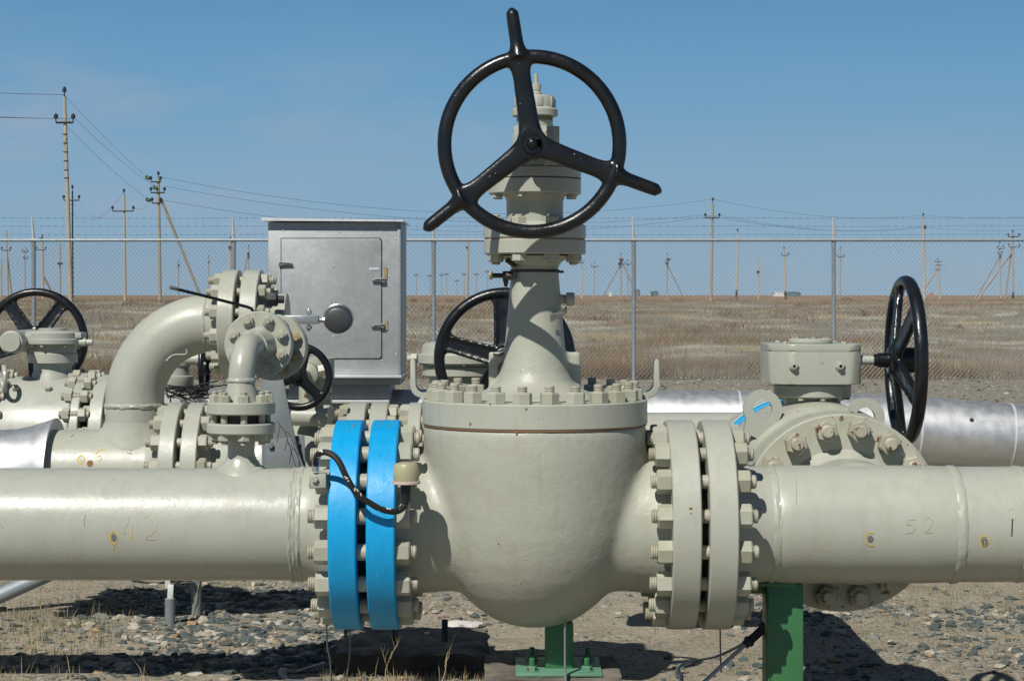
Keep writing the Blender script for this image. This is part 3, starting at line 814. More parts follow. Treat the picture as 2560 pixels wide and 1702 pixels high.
for bx, by in ((1330, 1622), (1330, 1660), (1470, 1630), (1467, 1672)):
    Yb = 4.98 if by < 1650 else 4.83
    x = (bx-1280)*Yb/F
    mb = MB().lathe([(0.007, 0.125), (0.007, 0.163), (0.005, 0.165)], Matrix.Translation((x, Yb, 0)), 14)
    an = mb.build('anchor_bolt', 'green_paint', mp)
    MB().hexa(Matrix.Translation((x, Yb, 0)), 0.013, 0.1345, 0.146).build('nut', 'pale_green_paint', an)
    MB().disc(Matrix.Translation((x, Yb, 0)), 0.018, 0.1332, 0.1350, 0.0005, 20).build('washer', 'pale_green_paint', an)
def rough_block(name, label, x0, x1, y0, y1, z1, jag, seed, mat='tarred_concrete'):
    mb = MB()
    r = bmesh.ops.create_cube(mb.bm, size=1.0, matrix=Matrix.Translation(((x0+x1)/2, (y0+y1)/2, (z1+GZ)/2-0.03)) @ Matrix.Diagonal((x1-x0, y1-y0, z1-GZ+0.06, 1)))
    bmesh.ops.subdivide_edges(mb.bm, edges=mb.bm.edges[:], cuts=14, use_grid_fill=True)
    for v in mb.bm.verts:
        n1 = noise.noise_vector(v.co*9+Vector((seed, 0, 0))); n2 = noise.noise_vector(v.co*35+Vector((0, seed, 0)))
        edge = max(0, 1-min(abs(v.co.x-x0), abs(v.co.x-x1))/0.03)+max(0, 1-min(abs(v.co.y-y0), abs(v.co.y-y1))/0.03)+max(0, 1-abs(v.co.z-z1)/0.03)
        v.co += n1*jag+n2*jag*0.4*(1+edge)
        if edge > 1.5: v.co.z -= jag*0.8
    return recenter(tag(mb.build(name, mat, None, 30), label, 'concrete block'))
o = rough_block('concrete_block', 'long black tarred block on the ground below the blue flanges', -0.594, -0.088, 6.67, 7.22, -0.15, 0.012, 3)
o = rough_block('concrete_block', 'black rounded concrete pad under the pale green base plate', -0.068, 0.262, 4.72, 5.10, 0.1262, 0.0035, 8)
for i, (px, py) in enumerate(((988, 1578), (1112, 1575))):
    Yb = 6.93; x = (px-1280)*Yb/F
    recenter(tag(MB().lathe([(0.011, -0.19), (0.011, -0.085), (0.009, -0.082)], Matrix.Translation((x, Yb, 0)), 12).build('anchor_bolt', 'dark_iron', None), ('rusty anchor stud poking out of the black block just behind the blue flanges', 'rusty anchor stud poking out of the right half of the black tarred block')[i], 'bolt', 'anchor studs in the tarred block'))
# earthing straps
def strap(name, label, pts, w, t, mat, cat='earthing strap', group=None):
    mb = MB().tube(smooth_path(pts, 5), w, 8, None, (1, t/w))
    return recenter(tag(mb.build(name, mat, None), label, cat, group))
GR = 'flat earthing straps below the flanges'
strap('earthing_strap', 'grey flat strap hanging in front of the green post below the big valve', [(0.127, 4.79, 0.262), (0.127, 4.785, 0.21), (0.127, 4.775, 0.15), (0.127, 4.725, 0.135), (0.127, 4.705, 0.10), (0.127, 4.70, 0.0), (0.127, 4.69, GZ-0.02)], 0.0095, 0.003, 'galvanised', group=GR)
strap('earthing_strap', 'thin dark strap dropping from the lowest nut at the left side of the blue flanges', [(-0.455, 4.9, 0.25), (-0.452, 4.9, 0.18), (-0.443, 4.9, 0.10), (-0.442, 4.91, GZ-0.01)], 0.006, 0.002, 'dull_steel', group=GR)
strap('earthing_strap', 'thin dark strap dropping from between the blue flanges to the ground', [(-0.400, 4.95, 0.22), (-0.402, 4.95, 0.15), (-0.410, 4.95, 0.06), (-0.416, 4.95, GZ-0.01)], 0.005, 0.002, 'dull_steel', group=GR)
strap('earthing_strap', 'thin grey strap hanging loose below the right cream flange pair', [(0.515, 4.95, 0.24), (0.516, 4.95, 0.15), (0.517, 4.95, 0.13), (0.518, 4.95, 0.108)], 0.0055, 0.002, 'dull_steel', group=GR)
strap('earthing_strap', 'curled brown strap end lying on the ground left of the tarred block', [P(812, 1655, 6.75), P(770, 1668, 6.72), P(735, 1678, 6.7), P(712, 1672, 6.7), P(706, 1684, 6.65), P(720, 1697, 6.6), P(760, 1699, 6.6), P(805, 1696, 6.6)], 0.015, 0.0025, 'dull_steel', group=GR)
strap('earthing_strap', 'bent bright strap running from the green pipe post to the ground', [P(1916, 1568, 5.0), P(1850, 1612, 5.1), P(1790, 1640, 5.2), P(1740, 1650, 5.25), P(1702, 1662, 5.25), P(1694, 1675, 5.22), P(1698, 1690, 5.18), P(1704, 1712, 5.12), Vector((0.44, 5.10, GZ))], 0.009, 0.003, 'steel', group=GR)
tb = thing('tie_bar', 'dark threaded bar slanting from the green pipe post down to the ground', 'bar', P(1745, 1715, 4.95))
MB().tube([P(1918, 1560, 4.95), P(1850, 1622, 4.93), P(1740, 1722, 4.9), P(1520, 1925, 4.86)], 0.0055, 8).build('rod', 'galvanised', tb)
MB().tube([P(1918, 1562, 4.948), P(1862, 1612, 4.93)], 0.0115, 8).build('sleeve', 'dark_iron', tb)
MB().hexa(frame(P(1905, 1573, 4.945), (1, 0, 0.9)), 0.017, 0, 0.014).hexa(frame(P(1868, 1606, 4.93), (1, 0, 0.9)), 0.015, 0, 0.012).build('nut', 'dark_iron', tb)

# =================================================================== 5 ROW-1 BRANCH: elbow spool, lever valve, gauge
es = thing('elbow_spool', 'small glossy cream pipe bend standing on the bolted branch of the front pipe', 'pipe bend', (BX, D, fz2))
MB().disc(BV, 0.0835, fz2, fz3, 0.003, 64).build('lower_flange', 'cream_paint', es)
pr = [(0.046, fz3)]
MB().lathe([(0.045, fz3), (0.040, zrow(985)), (0.0345, zrow(966)), (0.0320, zrow(952))], BV, 48).build('weld_neck', 'cream_paint_glossy', es)
bend = [Vector((BX, D, zrow(952)))]
RC = 0.075
YF1 = 5.10
fc = P(645, 862, YF1)
zc0 = fc.z-RC
for i in range(13):
    a = (PI/2)*i/12
    bend.append(Vector((BX+(fc.x-BX)*0.5*i/12, D+RC-RC*math.cos(a), zc0+RC*math.sin(a))))
bend.append(Vector((fc.x-0.003, YF1-0.04, zc0+RC)))
rE = 0.0315
MB().tube(bend, rE, 40).build('bend', 'cream_paint_glossy', es)
MB().weld(BV, rE, zrow(951), 0.008, 0.004, 64).build('weld_bead', 'cream_paint_glossy', es)
fc = P(645, 862, YF1)
FZ = frame((fc.x, YF1, fc.z), YA)
MB().lathe([(0.032, -0.075), (0.0335, -0.045), (0.040, -0.018), (0.046, 0.0)], FZ, 48).build('weld_neck', 'cream_paint_glossy', es)
MB().disc(FZ, 0.0860, 0.0, 0.026, 0.003, 72).build('front_flange', 'cream_paint', es)
MB().lathe([(0.035, fz1-0.001), (0.056, fz1-0.001), (0.056, fz2+0.001), (0.035, fz2+0.001)], BV, 40).build('gasket', 'dark_gasket', es)
ring_studs(es, (BX, D, 0), ZA, fz0, fz3, 0.064, 8, 0.3, 0.0085, 0.0155, 0.0165, 0.009)
ring_studs(es, (fc.x, YF1, fc.z), YA, 0.0, 0.05, 0.066, 8, 0.5, 0.0085, 0.0150, 0.0120, 0.006)
lv = thing('lever_valve', 'small cream ball valve behind the viewer facing flange with a long black lever', 'valve', (fc.x, 5.25, fc.z-0.1))
MB().disc(FZ, 0.0860, 0.029, 0.055, 0.003, 72).build('end_flange', 'cream_paint', lv)
MB().lathe([(0.05, 0.055), (0.066, 0.08), (0.07, 0.14), (0.066, 0.21), (0.05, 0.25)], FZ, 48).build('body', 'cream_paint', lv)
YF2 = YF1+0.28
fc2 = P(686, 868, YF2)
F2 = frame((fc2.x, YF2, fc2.z), YA)
MB().disc(F2, 0.0885, -0.03, 0.0, 0.003, 72).build('end_flange', 'cream_paint', lv)
MB().disc(F2, 0.0885, 0.004, 0.034, 0.003, 72).build('end_flange', 'cream_paint', lv)
ring_studs(lv, (fc2.x, YF2, fc2.z), YA, -0.03, 0.034, 0.066, 8, 0.5, 0.0085, 0.0150, 0.0120, 0.006, nmat='brass_stain', smat='brass_stain')
lp0 = P(640, 790, 5.24)
MB().lathe([(0.018, fc.z), (0.018, lp0.z-0.01), (0.010, lp0.z-0.008), (0.010, lp0.z+0.014)], Matrix.Translation((lp0.x, 5.24, 0)), 24).build('stem', 'black_paint', lv)
MB().tube([P(655, 792, 5.24), P(641, 790, 5.24), P(628, 771, 5.235), P(617, 767, 5.23), P(500, 737, 5.18), P(443, 723, 5.15), P(425, 718, 5.14)], 0.0075, 8, None, (1, 0.55)).build('lever', 'black_paint', lv)
MB().tube([P(443, 722.5, 5.144), P(425, 718, 5.135)], 0.0085, 8, None, (1, 0.6)).build('lever_grip', 'dull_steel', lv)
# gauge with manifold
Yg = 5.42
pg = thing('pressure_gauge', 'round pressure gauge showing its dark back, on a bright steel manifold', 'gauge', P(760, 797, Yg))
a, b = P(690, 800, Yg), P(797, 800, Yg)
mb = MB().box(((a.x+b.x)/2, Yg, P(0, 799, Yg).z), (b.x-a.x, 0.026, 0.0235), I4, 0.002)
mb.build('manifold', 'steel', pg)
for py, d_ in ((788, 1), (811, -1)):
    q = P(772, py, Yg)
    mb = MB().lathe([(0.0045, 0), (0.0045, 0.008)], frame(q, (0, 0, d_)), 12).hexa(frame(q+Vector((0, 0, d_*0.004)), (0, 0, d_)), 0.0085, 0, 0.008)
    mb.lathe([(0.004, 0.010), (0.005, 0.014), (0.003, 0.018)], frame(q, (0, 0, d_)), 12)
    mb.build('bleed_screw', 'steel', pg)
q = P(797, 800, Yg)
MB().lathe([(0.007, 0), (0.007, 0.006), (0.0055, 0.007), (0.0055, 0.010)], frame(q, XA), 16).hexa(frame(q+Vector((0.009, 0, 0)), XA), 0.0085, 0, 0.01).build('connector', 'steel', pg)
gc = P(845, 798, Yg)
G = frame((gc.x, Yg, gc.z), (0.05, -1.0, -0.16))
MB().lathe([(0.0, 0.030), (0.030, 0.030), (0.0345, 0.027), (0.036, 0.020), (0.036, -0.008), (0.0385, -0.009), (0.0385, -0.018), (0.036, -0.02), (0, -0.02)], G, 56).build('gauge_case', 'gauge_steel', pg)
MB().torus(G @ Matrix.Translation((0, 0, -0.0135)), 0.0375, 0.004, 56, 10).build('bezel', 'steel', pg)
# grey plate support behind
Yp = 5.75
sb = thing('plate_bracket', 'dark grey tapering steel plate support behind the small flanged branch', 'bracket', P(720, 1240, Yp))
Mx = Matrix(((1, 0, 0, 0), (0, 0, -1, Yp), (0, 1, 0, 0), (0, 0, 0, 1)))
def pz(px, py, Y): v = P(px, py, Y); return (v.x, v.z)
MB().prism([pz(655, 925, Yp), pz(705, 925, Yp), pz(718, 1000, Yp), pz(768, 1230, Yp), pz(655, 1230, Yp)], -0.005, 0.005, Mx, 0.001).build('upright_plate', 'grey_paint', sb)
Mx2 = Matrix(((1, 0, 0, 0), (0, 0, -1, Yp-0.011), (0, 1, 0, 0), (0, 0, 0, 1)))
MB().prism([pz(664, 1099, Yp), pz(733, 1092, Yp), pz(762, 1168, Yp), pz(762, 1230, Yp), pz(668, 1230, Yp)], -0.004, 0.004, Mx2, 0.001).build('gusset', 'grey_paint', sb)
Mx3 = Matrix(((1, 0, 0, 0), (0, 0, -1, Yp+0.03), (0, 1, 0, 0), (0, 0, 0, 1)))
MB().prism([pz(733, 1091, Yp), pz(758, 1089, Yp), pz(764, 1230, Yp), pz(735, 1230, Yp)], -0.004, 0.004, Mx3, 0.001).build('gusset', 'grey_paint', sb)
MB().hexa(frame(P(677, 1113, Yp-0.016), NY), 0.009, 0, 0.008).build('bolt_head', 'grey_paint', sb)
MB().hexa(frame(P(743, 1107, Yp+0.024), NY), 0.009, 0, 0.008).build('bolt_head', 'grey_paint', sb)
# loose thin wires over the bracket
wl = MB()
for pts in ([(692, 1052), (700, 1063), (696, 1085), (693, 1105)], [(700, 1063), (712, 1078), (718, 1100), (711, 1126)], [(714, 1079), (724, 1086), (745, 1140), (752, 1168)], [(718, 1096), (728, 1130), (740, 1168)]):
    wl.tube(smooth_path([P(x, y, 5.68) for x, y in pts], 4), 0.0009, 5)
recenter(tag(wl.build('loose_wire', 'black_rubber', None), 'thin dark loose wire trailing over the grey plate support', 'wire'))

# =================================================================== 6 SECOND ROW (pipe with swan-neck branch)
Y2 = 6.3
s2 = Y2/F
R0 = frame((0, Y2, AX), XA)
r2 = thing('flanged_pipe', 'second row cream pipe with large swan neck bend and bright cladding on its left end', 'pipe', (-1.2, Y2, 0.0))
xs = lambda px, Y=Y2: (px-1280)*Y/F
MB().lathe([(0.1365, -1.6), (0.1365, -1.135)], R0, 72).build('pipe', 'cream_paint', r2)
MB().lathe([(0.1365, -1.135), (0.14, -1.12), (0.150, -1.10), (0.158, -1.08)], R0, 72).build('weld_neck', 'cream_paint', r2)
MB().disc(R0, 0.2225, -1.08, -1.031, 0.003, 72).build('end_flange', 'cream_paint', r2)
cl = [(0.135, -4.2), (0.135, -1.64), (0.139, -1.56), (0.147, -1.52), (0.160, -1.475), (0.1735, -1.438), (0.1735, -1.4365), (0.13, -1.444)]
MB().lathe(cl, R0, 72, True, True).build('insulation_cladding', 'aluminium_cladding', r2)
EX = xs(337); rb_ = 0.0915
mb = MB(); saddle(5, rb_+0.002, 0.112, AX+0.165, 0, mb, EX, Y2, 0.1365, AX)
mb.build('saddle_collar', 'cream_paint', r2)
zE = zrow(808, Y2)
zw = zrow(1013, Y2)
RcE = 0.245
pts = [Vector((EX, Y2, AX+0.12)), Vector((EX, Y2, zE-RcE))]
for i in range(1, 17):
    a = (PI/2)*i/16
    pts.append(Vector((EX+RcE-RcE*math.cos(a), Y2, zE-RcE+RcE*math.sin(a))))
xf = xs(560)
pts.append(Vector((xf-0.03, Y2, zE)))
MB().tube(pts, rb_, 56).build('swan_neck', 'cream_paint', r2)
MB().weld(Matrix.Translation((EX, Y2, 0)), rb_, zw, 0.009, 0.0045).build('weld_bead', 'cream_paint', r2)
E0 = frame((0, Y2, zE), XA)
MB().weld(E0, rb_, xs(519), 0.005, 0.002).build('weld_bead', 'cream_paint', r2)
MB().lathe([(0.0915, xf-0.045), (0.099, xf-0.02), (0.106, xf)], E0, 56).build('weld_neck', 'cream_paint', r2)
MB().disc(E0, 0.168, xf, xf+0.050, 0.003, 72).build('end_flange', 'cream_paint', r2)
ww = MB().tube(smooth_path([P(415, 902, Y2-0.105), P(428, 890, Y2-0.1), P(440, 886, Y2-0.1), P(460, 886, Y2-0.1), P(467, 882, Y2-0.1), P(465, 872, Y2-0.1)], 4), 0.0022, 6).build('wire_hook', 'cream_paint', r2)
strokes(r2, [circ(203, 1148, 8, 9)], 0, Y2, AX, 0.1365, 0.0022, 'yellow_mark', 'painted_ring')
o = strokes(r2, [[(240, 1136), (246, 1126), (258, 1123), (262, 1126)], [(243, 1142), (252, 1138), (253, 1148), (246, 1152)]], 0, Y2, AX, 0.1365, 0.0022, 'yellow_mark')
strokes(r2, [circ(225, 1158, 6, 6), circ(225, 1158, 3, 3)], 0, Y2, AX, 0.1365, 0.0035, 'rust', 'rust_spot')
strokes(r2, [circ(203, 1148, 3, 4)], 0, Y2, AX, 0.1365, 0.003, 'dull_steel', 'bare_spot')
strokes(r2, [[(322, 1120), (332, 1124)], [(326, 1128), (333, 1122)], [(318, 1131), (330, 1134)], [(176, 1092), (184, 1087)]], 0, Y2, AX, 0.1365, 0.0012, 'dark_gasket', 'paint_chip')
ring_studs(r2, (0, Y2, AX), XA, -1.08, -0.962, 0.1937, 16, 0.5, **B28)
# blind flange closing the swan neck
bf = thing('blind_flange', 'round cream closing flange with a dark bolted lug at the end of the swan neck', 'flange', (xf+0.07, Y2, zE-0.168))
MB().disc(E0, 0.168, xf+0.068, xf+0.120, 0.003, 72).build('disc', 'cream_paint', bf)
MB().lathe([(0.08, xf+0.05), (0.108, xf+0.05), (0.108, xf+0.068), (0.08, xf+0.068)], E0, 48).build('gasket', 'dark_gasket', bf)
MB().lathe([(0.105, xf+0.12), (0.098, xf+0.15), (0.094, xf+0.20)], E0, 48).build('neck', 'cream_paint', bf)
ring_studs(bf, (0, Y2, zE), XA, xf, xf+0.120, 0.139, 12, 0.5, 0.0125, 0.0225, 0.0245, 0.016)
for a in (0.52, 0.0, -0.1):
    pass
mb = MB().hexa(frame((xf+0.155, Y2-0.139, zE+0.075), XA), 0.024, 0, 0.03).hexa(frame((xf+0.155, Y2-0.135, zE-0.0), XA), 0.022, 0, 0.03)
mb.lathe([(0.012, 0.03), (0.012, 0.05)], frame((xf+0.155, Y2-0.139, zE+0.075), XA), 14)
mb.build('spare_nut', 'dark_iron', bf)
# ---- row 2 valve A (plug valve with small facing wheel)
va = thing('plug_valve', 'cream valve half hidden behind the grey plate support, with the smallest facing black handwheel', 'valve', (xs(745), Y2, 0.0))
MB().disc(R0, 0.2225, -1.012, -0.962, 0.003, 72).build('end_flange', 'cream_paint', va)
MB().lathe([(0.165, -0.962), (0.145, -0.93), (0.150, -0.90), (0.176, -0.86), (0.178, -0.76), (0.178, -0.62), (0.150, -0.58), (0.150, -0.54), (0.165, -0.5116)], R0, 72).build('body', 'cream_paint', va)
MB().disc(R0, 0.2225, -0.5116, -0.455, 0.003, 72).build('end_flange', 'cream_paint', va)
Yv = 5.95
hc = P(747, 942, Yv)
small_wheel = wheel_meshes('small', 0.0905, 0.0115, [math.radians(75), math.radians(195), math.radians(315)], 0.030, 0.028, (-0.025, 0.014), 0.004, None, 0.003)
SW = Matrix(((1, 0, 0, hc.x), (0, 0, -1, Yv), (0, 1, 0, hc.z), (0, 0, 0, 1)))
put_wheel(small_wheel, va, SW)
MB().lathe([(0.010, 0.012), (0.010, 0.022), (0.006, 0.026)], frame((hc.x, Yv, hc.z), NY), 16).build('stem_nut', 'black_paint', va)
MB().lathe([(0.014, 0.02), (0.014, 0.20), (0.035, 0.21), (0.035, 0.36)], frame((hc.x, Yv, hc.z), YA), 28).build('stem', 'cream_paint_worn', va)
MB().lathe([(0.052, AX+0.1), (0.052, hc.z-0.02), (0.06, hc.z-0.015), (0.06, hc.z+0.045), (0.04, hc.z+0.05)], Matrix.Translation((hc.x+0.015, Y2, 0)), 40).build('bonnet', 'cream_paint_worn', va)
MB().hexa(frame(P(797, 928, 6.1), (1, 0, 0.2)), 0.020, 0, 0.03).build('gland_nut', 'nut_worn', va)
MB().lathe([(0.03, 0), (0.03, 0.09), (0.036, 0.09), (0.036, 0.12)], frame(P(735, 1040, Y2-0.13), (1, -0.25, 0)), 24).build('side_port', 'cream_paint', va)
# row 2 spool and valve B behind the main valve
sp = thing('flanged_pipe', 'short cream pipe with bolted flange pair just behind the blue flanges', 'pipe', (-0.36, Y2, 0.0))
MB().disc(R0, 0.2225, -0.441, -0.387, 0.003, 72).build('end_flange', 'cream_paint', sp)
MB().lathe([(0.160, -0.387), (0.142, -0.365), (0.1365, -0.34), (0.1365, -0.33)], R0, 64).build('pipe', 'cream_paint', sp)
ring_studs(sp, (0, Y2, AX), XA, -0.5116, -0.387, 0.1937, 16, 0.5, **B28)
vb = thing('ball_valve', 'cream ball valve behind the big valve bonnet with a round gearbox and facing black wheel', 'valve', (xs(1155), Y2, 0.0))
MB().disc(R0, 0.2225, -0.322, -0.282, 0.003, 72).build('end_flange', 'cream_paint', vb)
MB().lathe([(0.17, -0.282), (0.20, -0.26), (0.21, -0.2), (0.21, 0.05), (0.20, 0.1), (0.17, 0.13)], R0, 72).build('body', 'cream_paint', vb)
MB().disc(R0, 0.2225, 0.13, 0.18, 0.003, 72).build('end_flange', 'cream_paint', vb)
ring_studs(vb, (0, Y2, AX), XA, -0.322, -0.282, 0.1937, 16, 0.5, **B28)
gbx = xs(1150)
Q = Matrix.Translation((gbx, Y2, 0))
MB().lathe([(0.10, AX+0.17), (0.10, zrow(938, Y2)), (0.118, zrow(937, Y2)), (0.118, zrow(916, Y2)), (0.105, zrow(914, Y2))], Q, 56).build('stem_neck', 'cream_paint', vb)
MB().lathe([(0.118, zrow(914, Y2)), (0.118, zrow(908, Y2)), (0.135, zrow(906, Y2)), (0.135, zrow(886, Y2)), (0.122, zrow(883, Y2)), (0.118, zrow(862, Y2)), (0.105, zrow(856, Y2)), (0.05, zrow(852, Y2)), (0, zrow(851, Y2))], Q, 64).build('gearbox', 'cream_paint_glossy', vb)
hexbolts(vb, 'bolt_head', (gbx, Y2, zrow(907, Y2)), (0, 0, -1), 0.125, 10, 0.3, 0.007, 0.006)
MB().hexa(frame((gbx-0.135, Y2-0.02, zrow(896, Y2)), (-1, 0, 0)), 0.018, 0, 0.02).lathe([(0.012, 0.02), (0.012, 0.03)], frame((gbx-0.135, Y2-0.02, zrow(896, Y2)), (-1, 0, 0)), 14).build('side_plug', 'cream_paint', vb)
wcB = P(1262, 896, 5.98)
MB().lathe([(0.018, -0.01), (0.018, 0.36)], frame((wcB.x, 5.98, wcB.z), YA), 24).build('worm_shaft', 'cream_paint', vb)
MB().lathe([(0.045, 0), (0.045, 0.2)], frame((wcB.x, 6.18, wcB.z), YA), 32).build('worm_housing', 'cream_paint', vb)
WBm = Matrix(((1, 0, 0, wcB.x), (0, 0, -1, 5.98), (0, 1, 0, wcB.z), (0, 0, 0, 1))) @ Matrix.Rotation(math.radians(3), 4, 'Z')
put_wheel(wheel5, vb, WBm)

# =================================================================== 7 THIRD ROW
Y3 = 7.7
s3 = Y3/F
T0 = frame((0, Y3, AX), XA)
x3 = lambda px: (px-1280)*Y3/F
vc = thing('ball_valve', 'far left cream ball valve, round gearbox in front of its black wheel', 'valve', (x3(110), Y3, 0.0))
MB().lathe([(0.245, x3(14)), (0.248, x3(20)), (0.248, x3(200)), (0.24, x3(207))], T0, 80).build('body', 'cream_paint_glossy', vc)
MB().disc(T0, 0.262, x3(207), x3(228), 0.003, 72).build('end_flange', 'cream_paint', vc)
MB().disc(T0, 0.262, x3(-16), x3(12), 0.003, 72).build('end_flange', 'cream_paint', vc)
ring_studs(vc, (0, Y3, AX), XA, x3(207), x3(228), 0.252, 20, 0.5, **B28)
ring_studs(vc, (0, Y3, AX), XA, x3(-16), x3(12), 0.252, 20, 0.5, **B28)
for bx in (30, 112, 196):
    q = P(bx, 977, Y3-0.2)
    MB().hexa(frame((q.x, Y3-0.14, AX+0.20), (0, -0.55, 0.83)), 0.014, 0, 0.02).build('drain_plug', 'cream_paint', vc)
Qc = Matrix.Translation((x3(132), Y3, 0))
z3 = lambda y: zrow(y, Y3)
MB().lathe([(0.085, AX+0.20), (0.078, z3(935)), (0.072, z3(928)), (0.072, z3(906))], Qc, 48).build('stem_neck', 'cream_paint', vc)
MB().lathe([(0.094, z3(906)), (0.094, z3(884)), (0.090, z3(882)), (0.090, z3(862)), (0.086, z3(861))], Qc, 56).build('mounting_plate', 'cream_paint', vc)
MB().lathe([(0.110, z3(861)), (0.118, z3(858)), (0.118, z3(848)), (0.108, z3(846)), (0.108, z3(832)), (0.10, z3(827)), (0.055, z3(826)), (0.055, z3(821)), (0.05, z3(820)), (0, z3(820))], Qc, 64).build('gearbox', 'cream_paint_glossy', vc)
hexbolts(vc, 'bolt_head', (x3(132), Y3, z3(861)), (0, 0, -1), 0.108, 8, 0.2, 0.007, 0.008)
MB().box((x3(194), Y3, z3(838)), (0.05, 0.10, 0.022), I4, 0.004).build('limit_stop', 'cream_paint', vc)
MB().lathe([(0.016, 0), (0.016, 0.025), (0.012, 0.027), (0.012, 0.05)], frame((x3(203), Y3-0.03, z3(855)), XA), 18).build('stop_screw', 'cream_paint', vc)
q = P(27, 855, Y3-0.17)
W3 = frame((q.x, Y3-0.17, q.z), YA)
MB().lathe([(0.036, -0.008), (0.036, 0.0), (0.043, 0.002), (0.043, 0.36)], W3, 40).build('worm_housing', 'cream_paint', vc)
MB().box(((x3(27)+x3(100))/2, Y3-0.03, z3(850)), (x3(100)-x3(27), 0.12, 0.055), I4, 0.01).build('gear_case', 'cream_paint', vc)
wq = P(90, 851, Y3+0.42)
WC = Matrix(((1, 0, 0, wq.x), (0, 0, -1, Y3+0.42), (0, 1, 0, wq.z), (0, 0, 0, 1))) @ Matrix.Rotation(math.radians(-36), 4, 'Z')
put_wheel(wheel5, vc, WC)
MB().lathe([(0.014, -0.45), (0.014, 0)], frame((wq.x, Y3+0.42, wq.z), YA), 20).build('worm_shaft', 'cream_paint', vc)
MB().torus(frame(P(10, 947, Y3-0.2), (1, 0.35, 0)), 0.045, 0.009, 40, 10).build('lifting_ring', 'cream_paint_glossy', vc)
# pipe section going on to the right from valve C, with its flange
r3 = thing('flanged_pipe', 'cream pipe section behind the swan neck, flanged towards the far left valve', 'pipe', (x3(330), Y3, 0.0))
MB().disc(T0, 0.255, x3(252), x3(285), 0.003, 72).build('end_flange', 'cream_paint', r3)
MB().lathe([(0.17, x3(285)), (0.1365, x3(310)), (0.1365, x3(372))], T0, 64).build('pipe', 'cream_paint', r3)
ring_studs(r3, (0, Y3, AX), XA, x3(252), x3(285), 0.216, 16, 0.5, **B28)
# valve D with the edge-on small wheel
vd = thing('ball_valve', 'small geared valve behind the swan neck with a dark wheel turned edge on', 'valve', (x3(440), Y3, 0.0))
MB().lathe([(0.15, x3(372)), (0.20, x3(385)), (0.225, x3(410)), (0.22, x3(450)), (0.18, x3(500)), (0.15, x3(520)), (0.15, x3(560))], T0, 64).build('body', 'cream_paint_glossy', vd)
Qd = Matrix.Translation((x3(437), Y3, 0))
MB().lathe([(0.075, AX+0.15), (0.07, z3(968)), (0.072, z3(966)), (0.072, z3(940)), (0.055, z3(938)), (0.055, z3(915)), (0.06, z3(913)), (0.06, z3(900)), (0.02, z3(898))], Qd, 48).build('gearbox', 'cream_paint', vd)
MB().lathe([(0.02, 0), (0.02, 0.04), (0.026, 0.04), (0.026, 0.06), (0.014, 0.06), (0.014, 0.10)], frame((x3(468), Y3-0.02, z3(898)), XA), 24).build('worm_shaft', 'cream_paint', vd)
WD = Matrix(((0, 0, -1, x3(513)), (-1, 0, 0, Y3-0.02), (0, 1, 0, z3(915)), (0, 0, 0, 1)))
put_wheel(small_wheel, vd, WD)
cw = MB()
for i in range(16):
    p0 = P(450+random.uniform(-15, 70), 985+random.uniform(-12, 14), Y3-0.12+random.uniform(-0.05, 0.05))
    pts = [p0+Vector((random.uniform(-0.05, 0.05), random.uniform(-0.03, 0.03), random.uniform(-0.015, 0.02)))*j for j in range(4)]
    cw.tube(smooth_path(pts, 3), 0.003, 5)
recenter(tag(cw.build('cable_tangle', 'black_rubber', None), 'tangle of black cable lying on the valve behind the swan neck', 'cable'))
# third-row pipe on the right, joined to the far side of the ball valve
Y3b = 7.25
H0 = frame((0, Y3b, AX), XA)
h3 = thing('flanged_pipe', 'plain cream pipe behind the right flanges, running on to the right ball valve', 'pipe', (0.6, Y3b, 0.0))
MB().lathe([(0.1365, 0.2), (0.1365, TX+0.02), (0.12, TX+0.08), (0.06, TX+0.12), (0, TX+0.125)], H0, 64).build('pipe', 'cream_paint_glossy', h3)
MB().lathe([(0.165, 6.085), (0.1365, 6.14), (0.1365, 7.2)], B0, 64).build('branch_pipe', 'cream_paint', h3)
MB().disc(B0, 0.2545, 6.025, 6.09, 0.003, 72).build('end_flange', 'cream_paint', h3)
ring_studs(h3, (TX, 0, AX), YA, 5.94, 6.09, 0.216, 16, 0.5, **B33)

# =================================================================== 8 CLAD PIPE in the background
Y4 = 9.2
cp = thing('insulated_pipe', 'long dented silver clad pipe running behind all the valves', 'pipe', (0.5, Y4, 0.0))
mid = [(-4.5, 0.455), (-1.5, 0.455), (0.4, 0.45), (1.3, 0.442), (1.75, 0.425), (2.3, 0.385), (3.2, 0.30), (4.2, 0.20)]
cpts = smooth_path([Vector((x, Y4, z)) for x, z in mid], 8)
sec = MB().tube(cpts, 0.155, 64)
for v in sec.bm.verts:
    n_ = noise.noise(v.co*4.0); n2_ = noise.noise(v.co*11.0)
    v.co += (v.co-Vector((v.co.x, Y4, 0.43))).normalized()*((0.004*n_+0.003*n2_) if v.co.x < 1.1 else 0.0012*n_)
sec.build('cladding', 'aluminium_cladding', cp, 60)
for px in (868, 1845, 2290, 2520):
    X = xs(px, Y4)
    i = min(range(len(cpts)-1), key=lambda i: abs(cpts[i].x-X))
    d = (cpts[i+1]-cpts[i]).normalized()
    MB().lathe([(0.1555, -0.006), (0.1585, -0.004), (0.1585, 0.004), (0.1555, 0.006)], frame((X, Y4, cpts[i].z+(X-cpts[i].x)*d.z/d.x), d), 64, False, False).build('lap_joint', 'bright_strip', cp)
q = P(2427, 1044, Y4-0.12)
MB().lathe([(0.011, 0.0), (0.006, 0.004), (0.0, 0.005)], frame((q.x, Y4-0.137, 0.475), (0, -0.9, 0.4)), 12).build('torn_dent', 'dark_iron', cp)

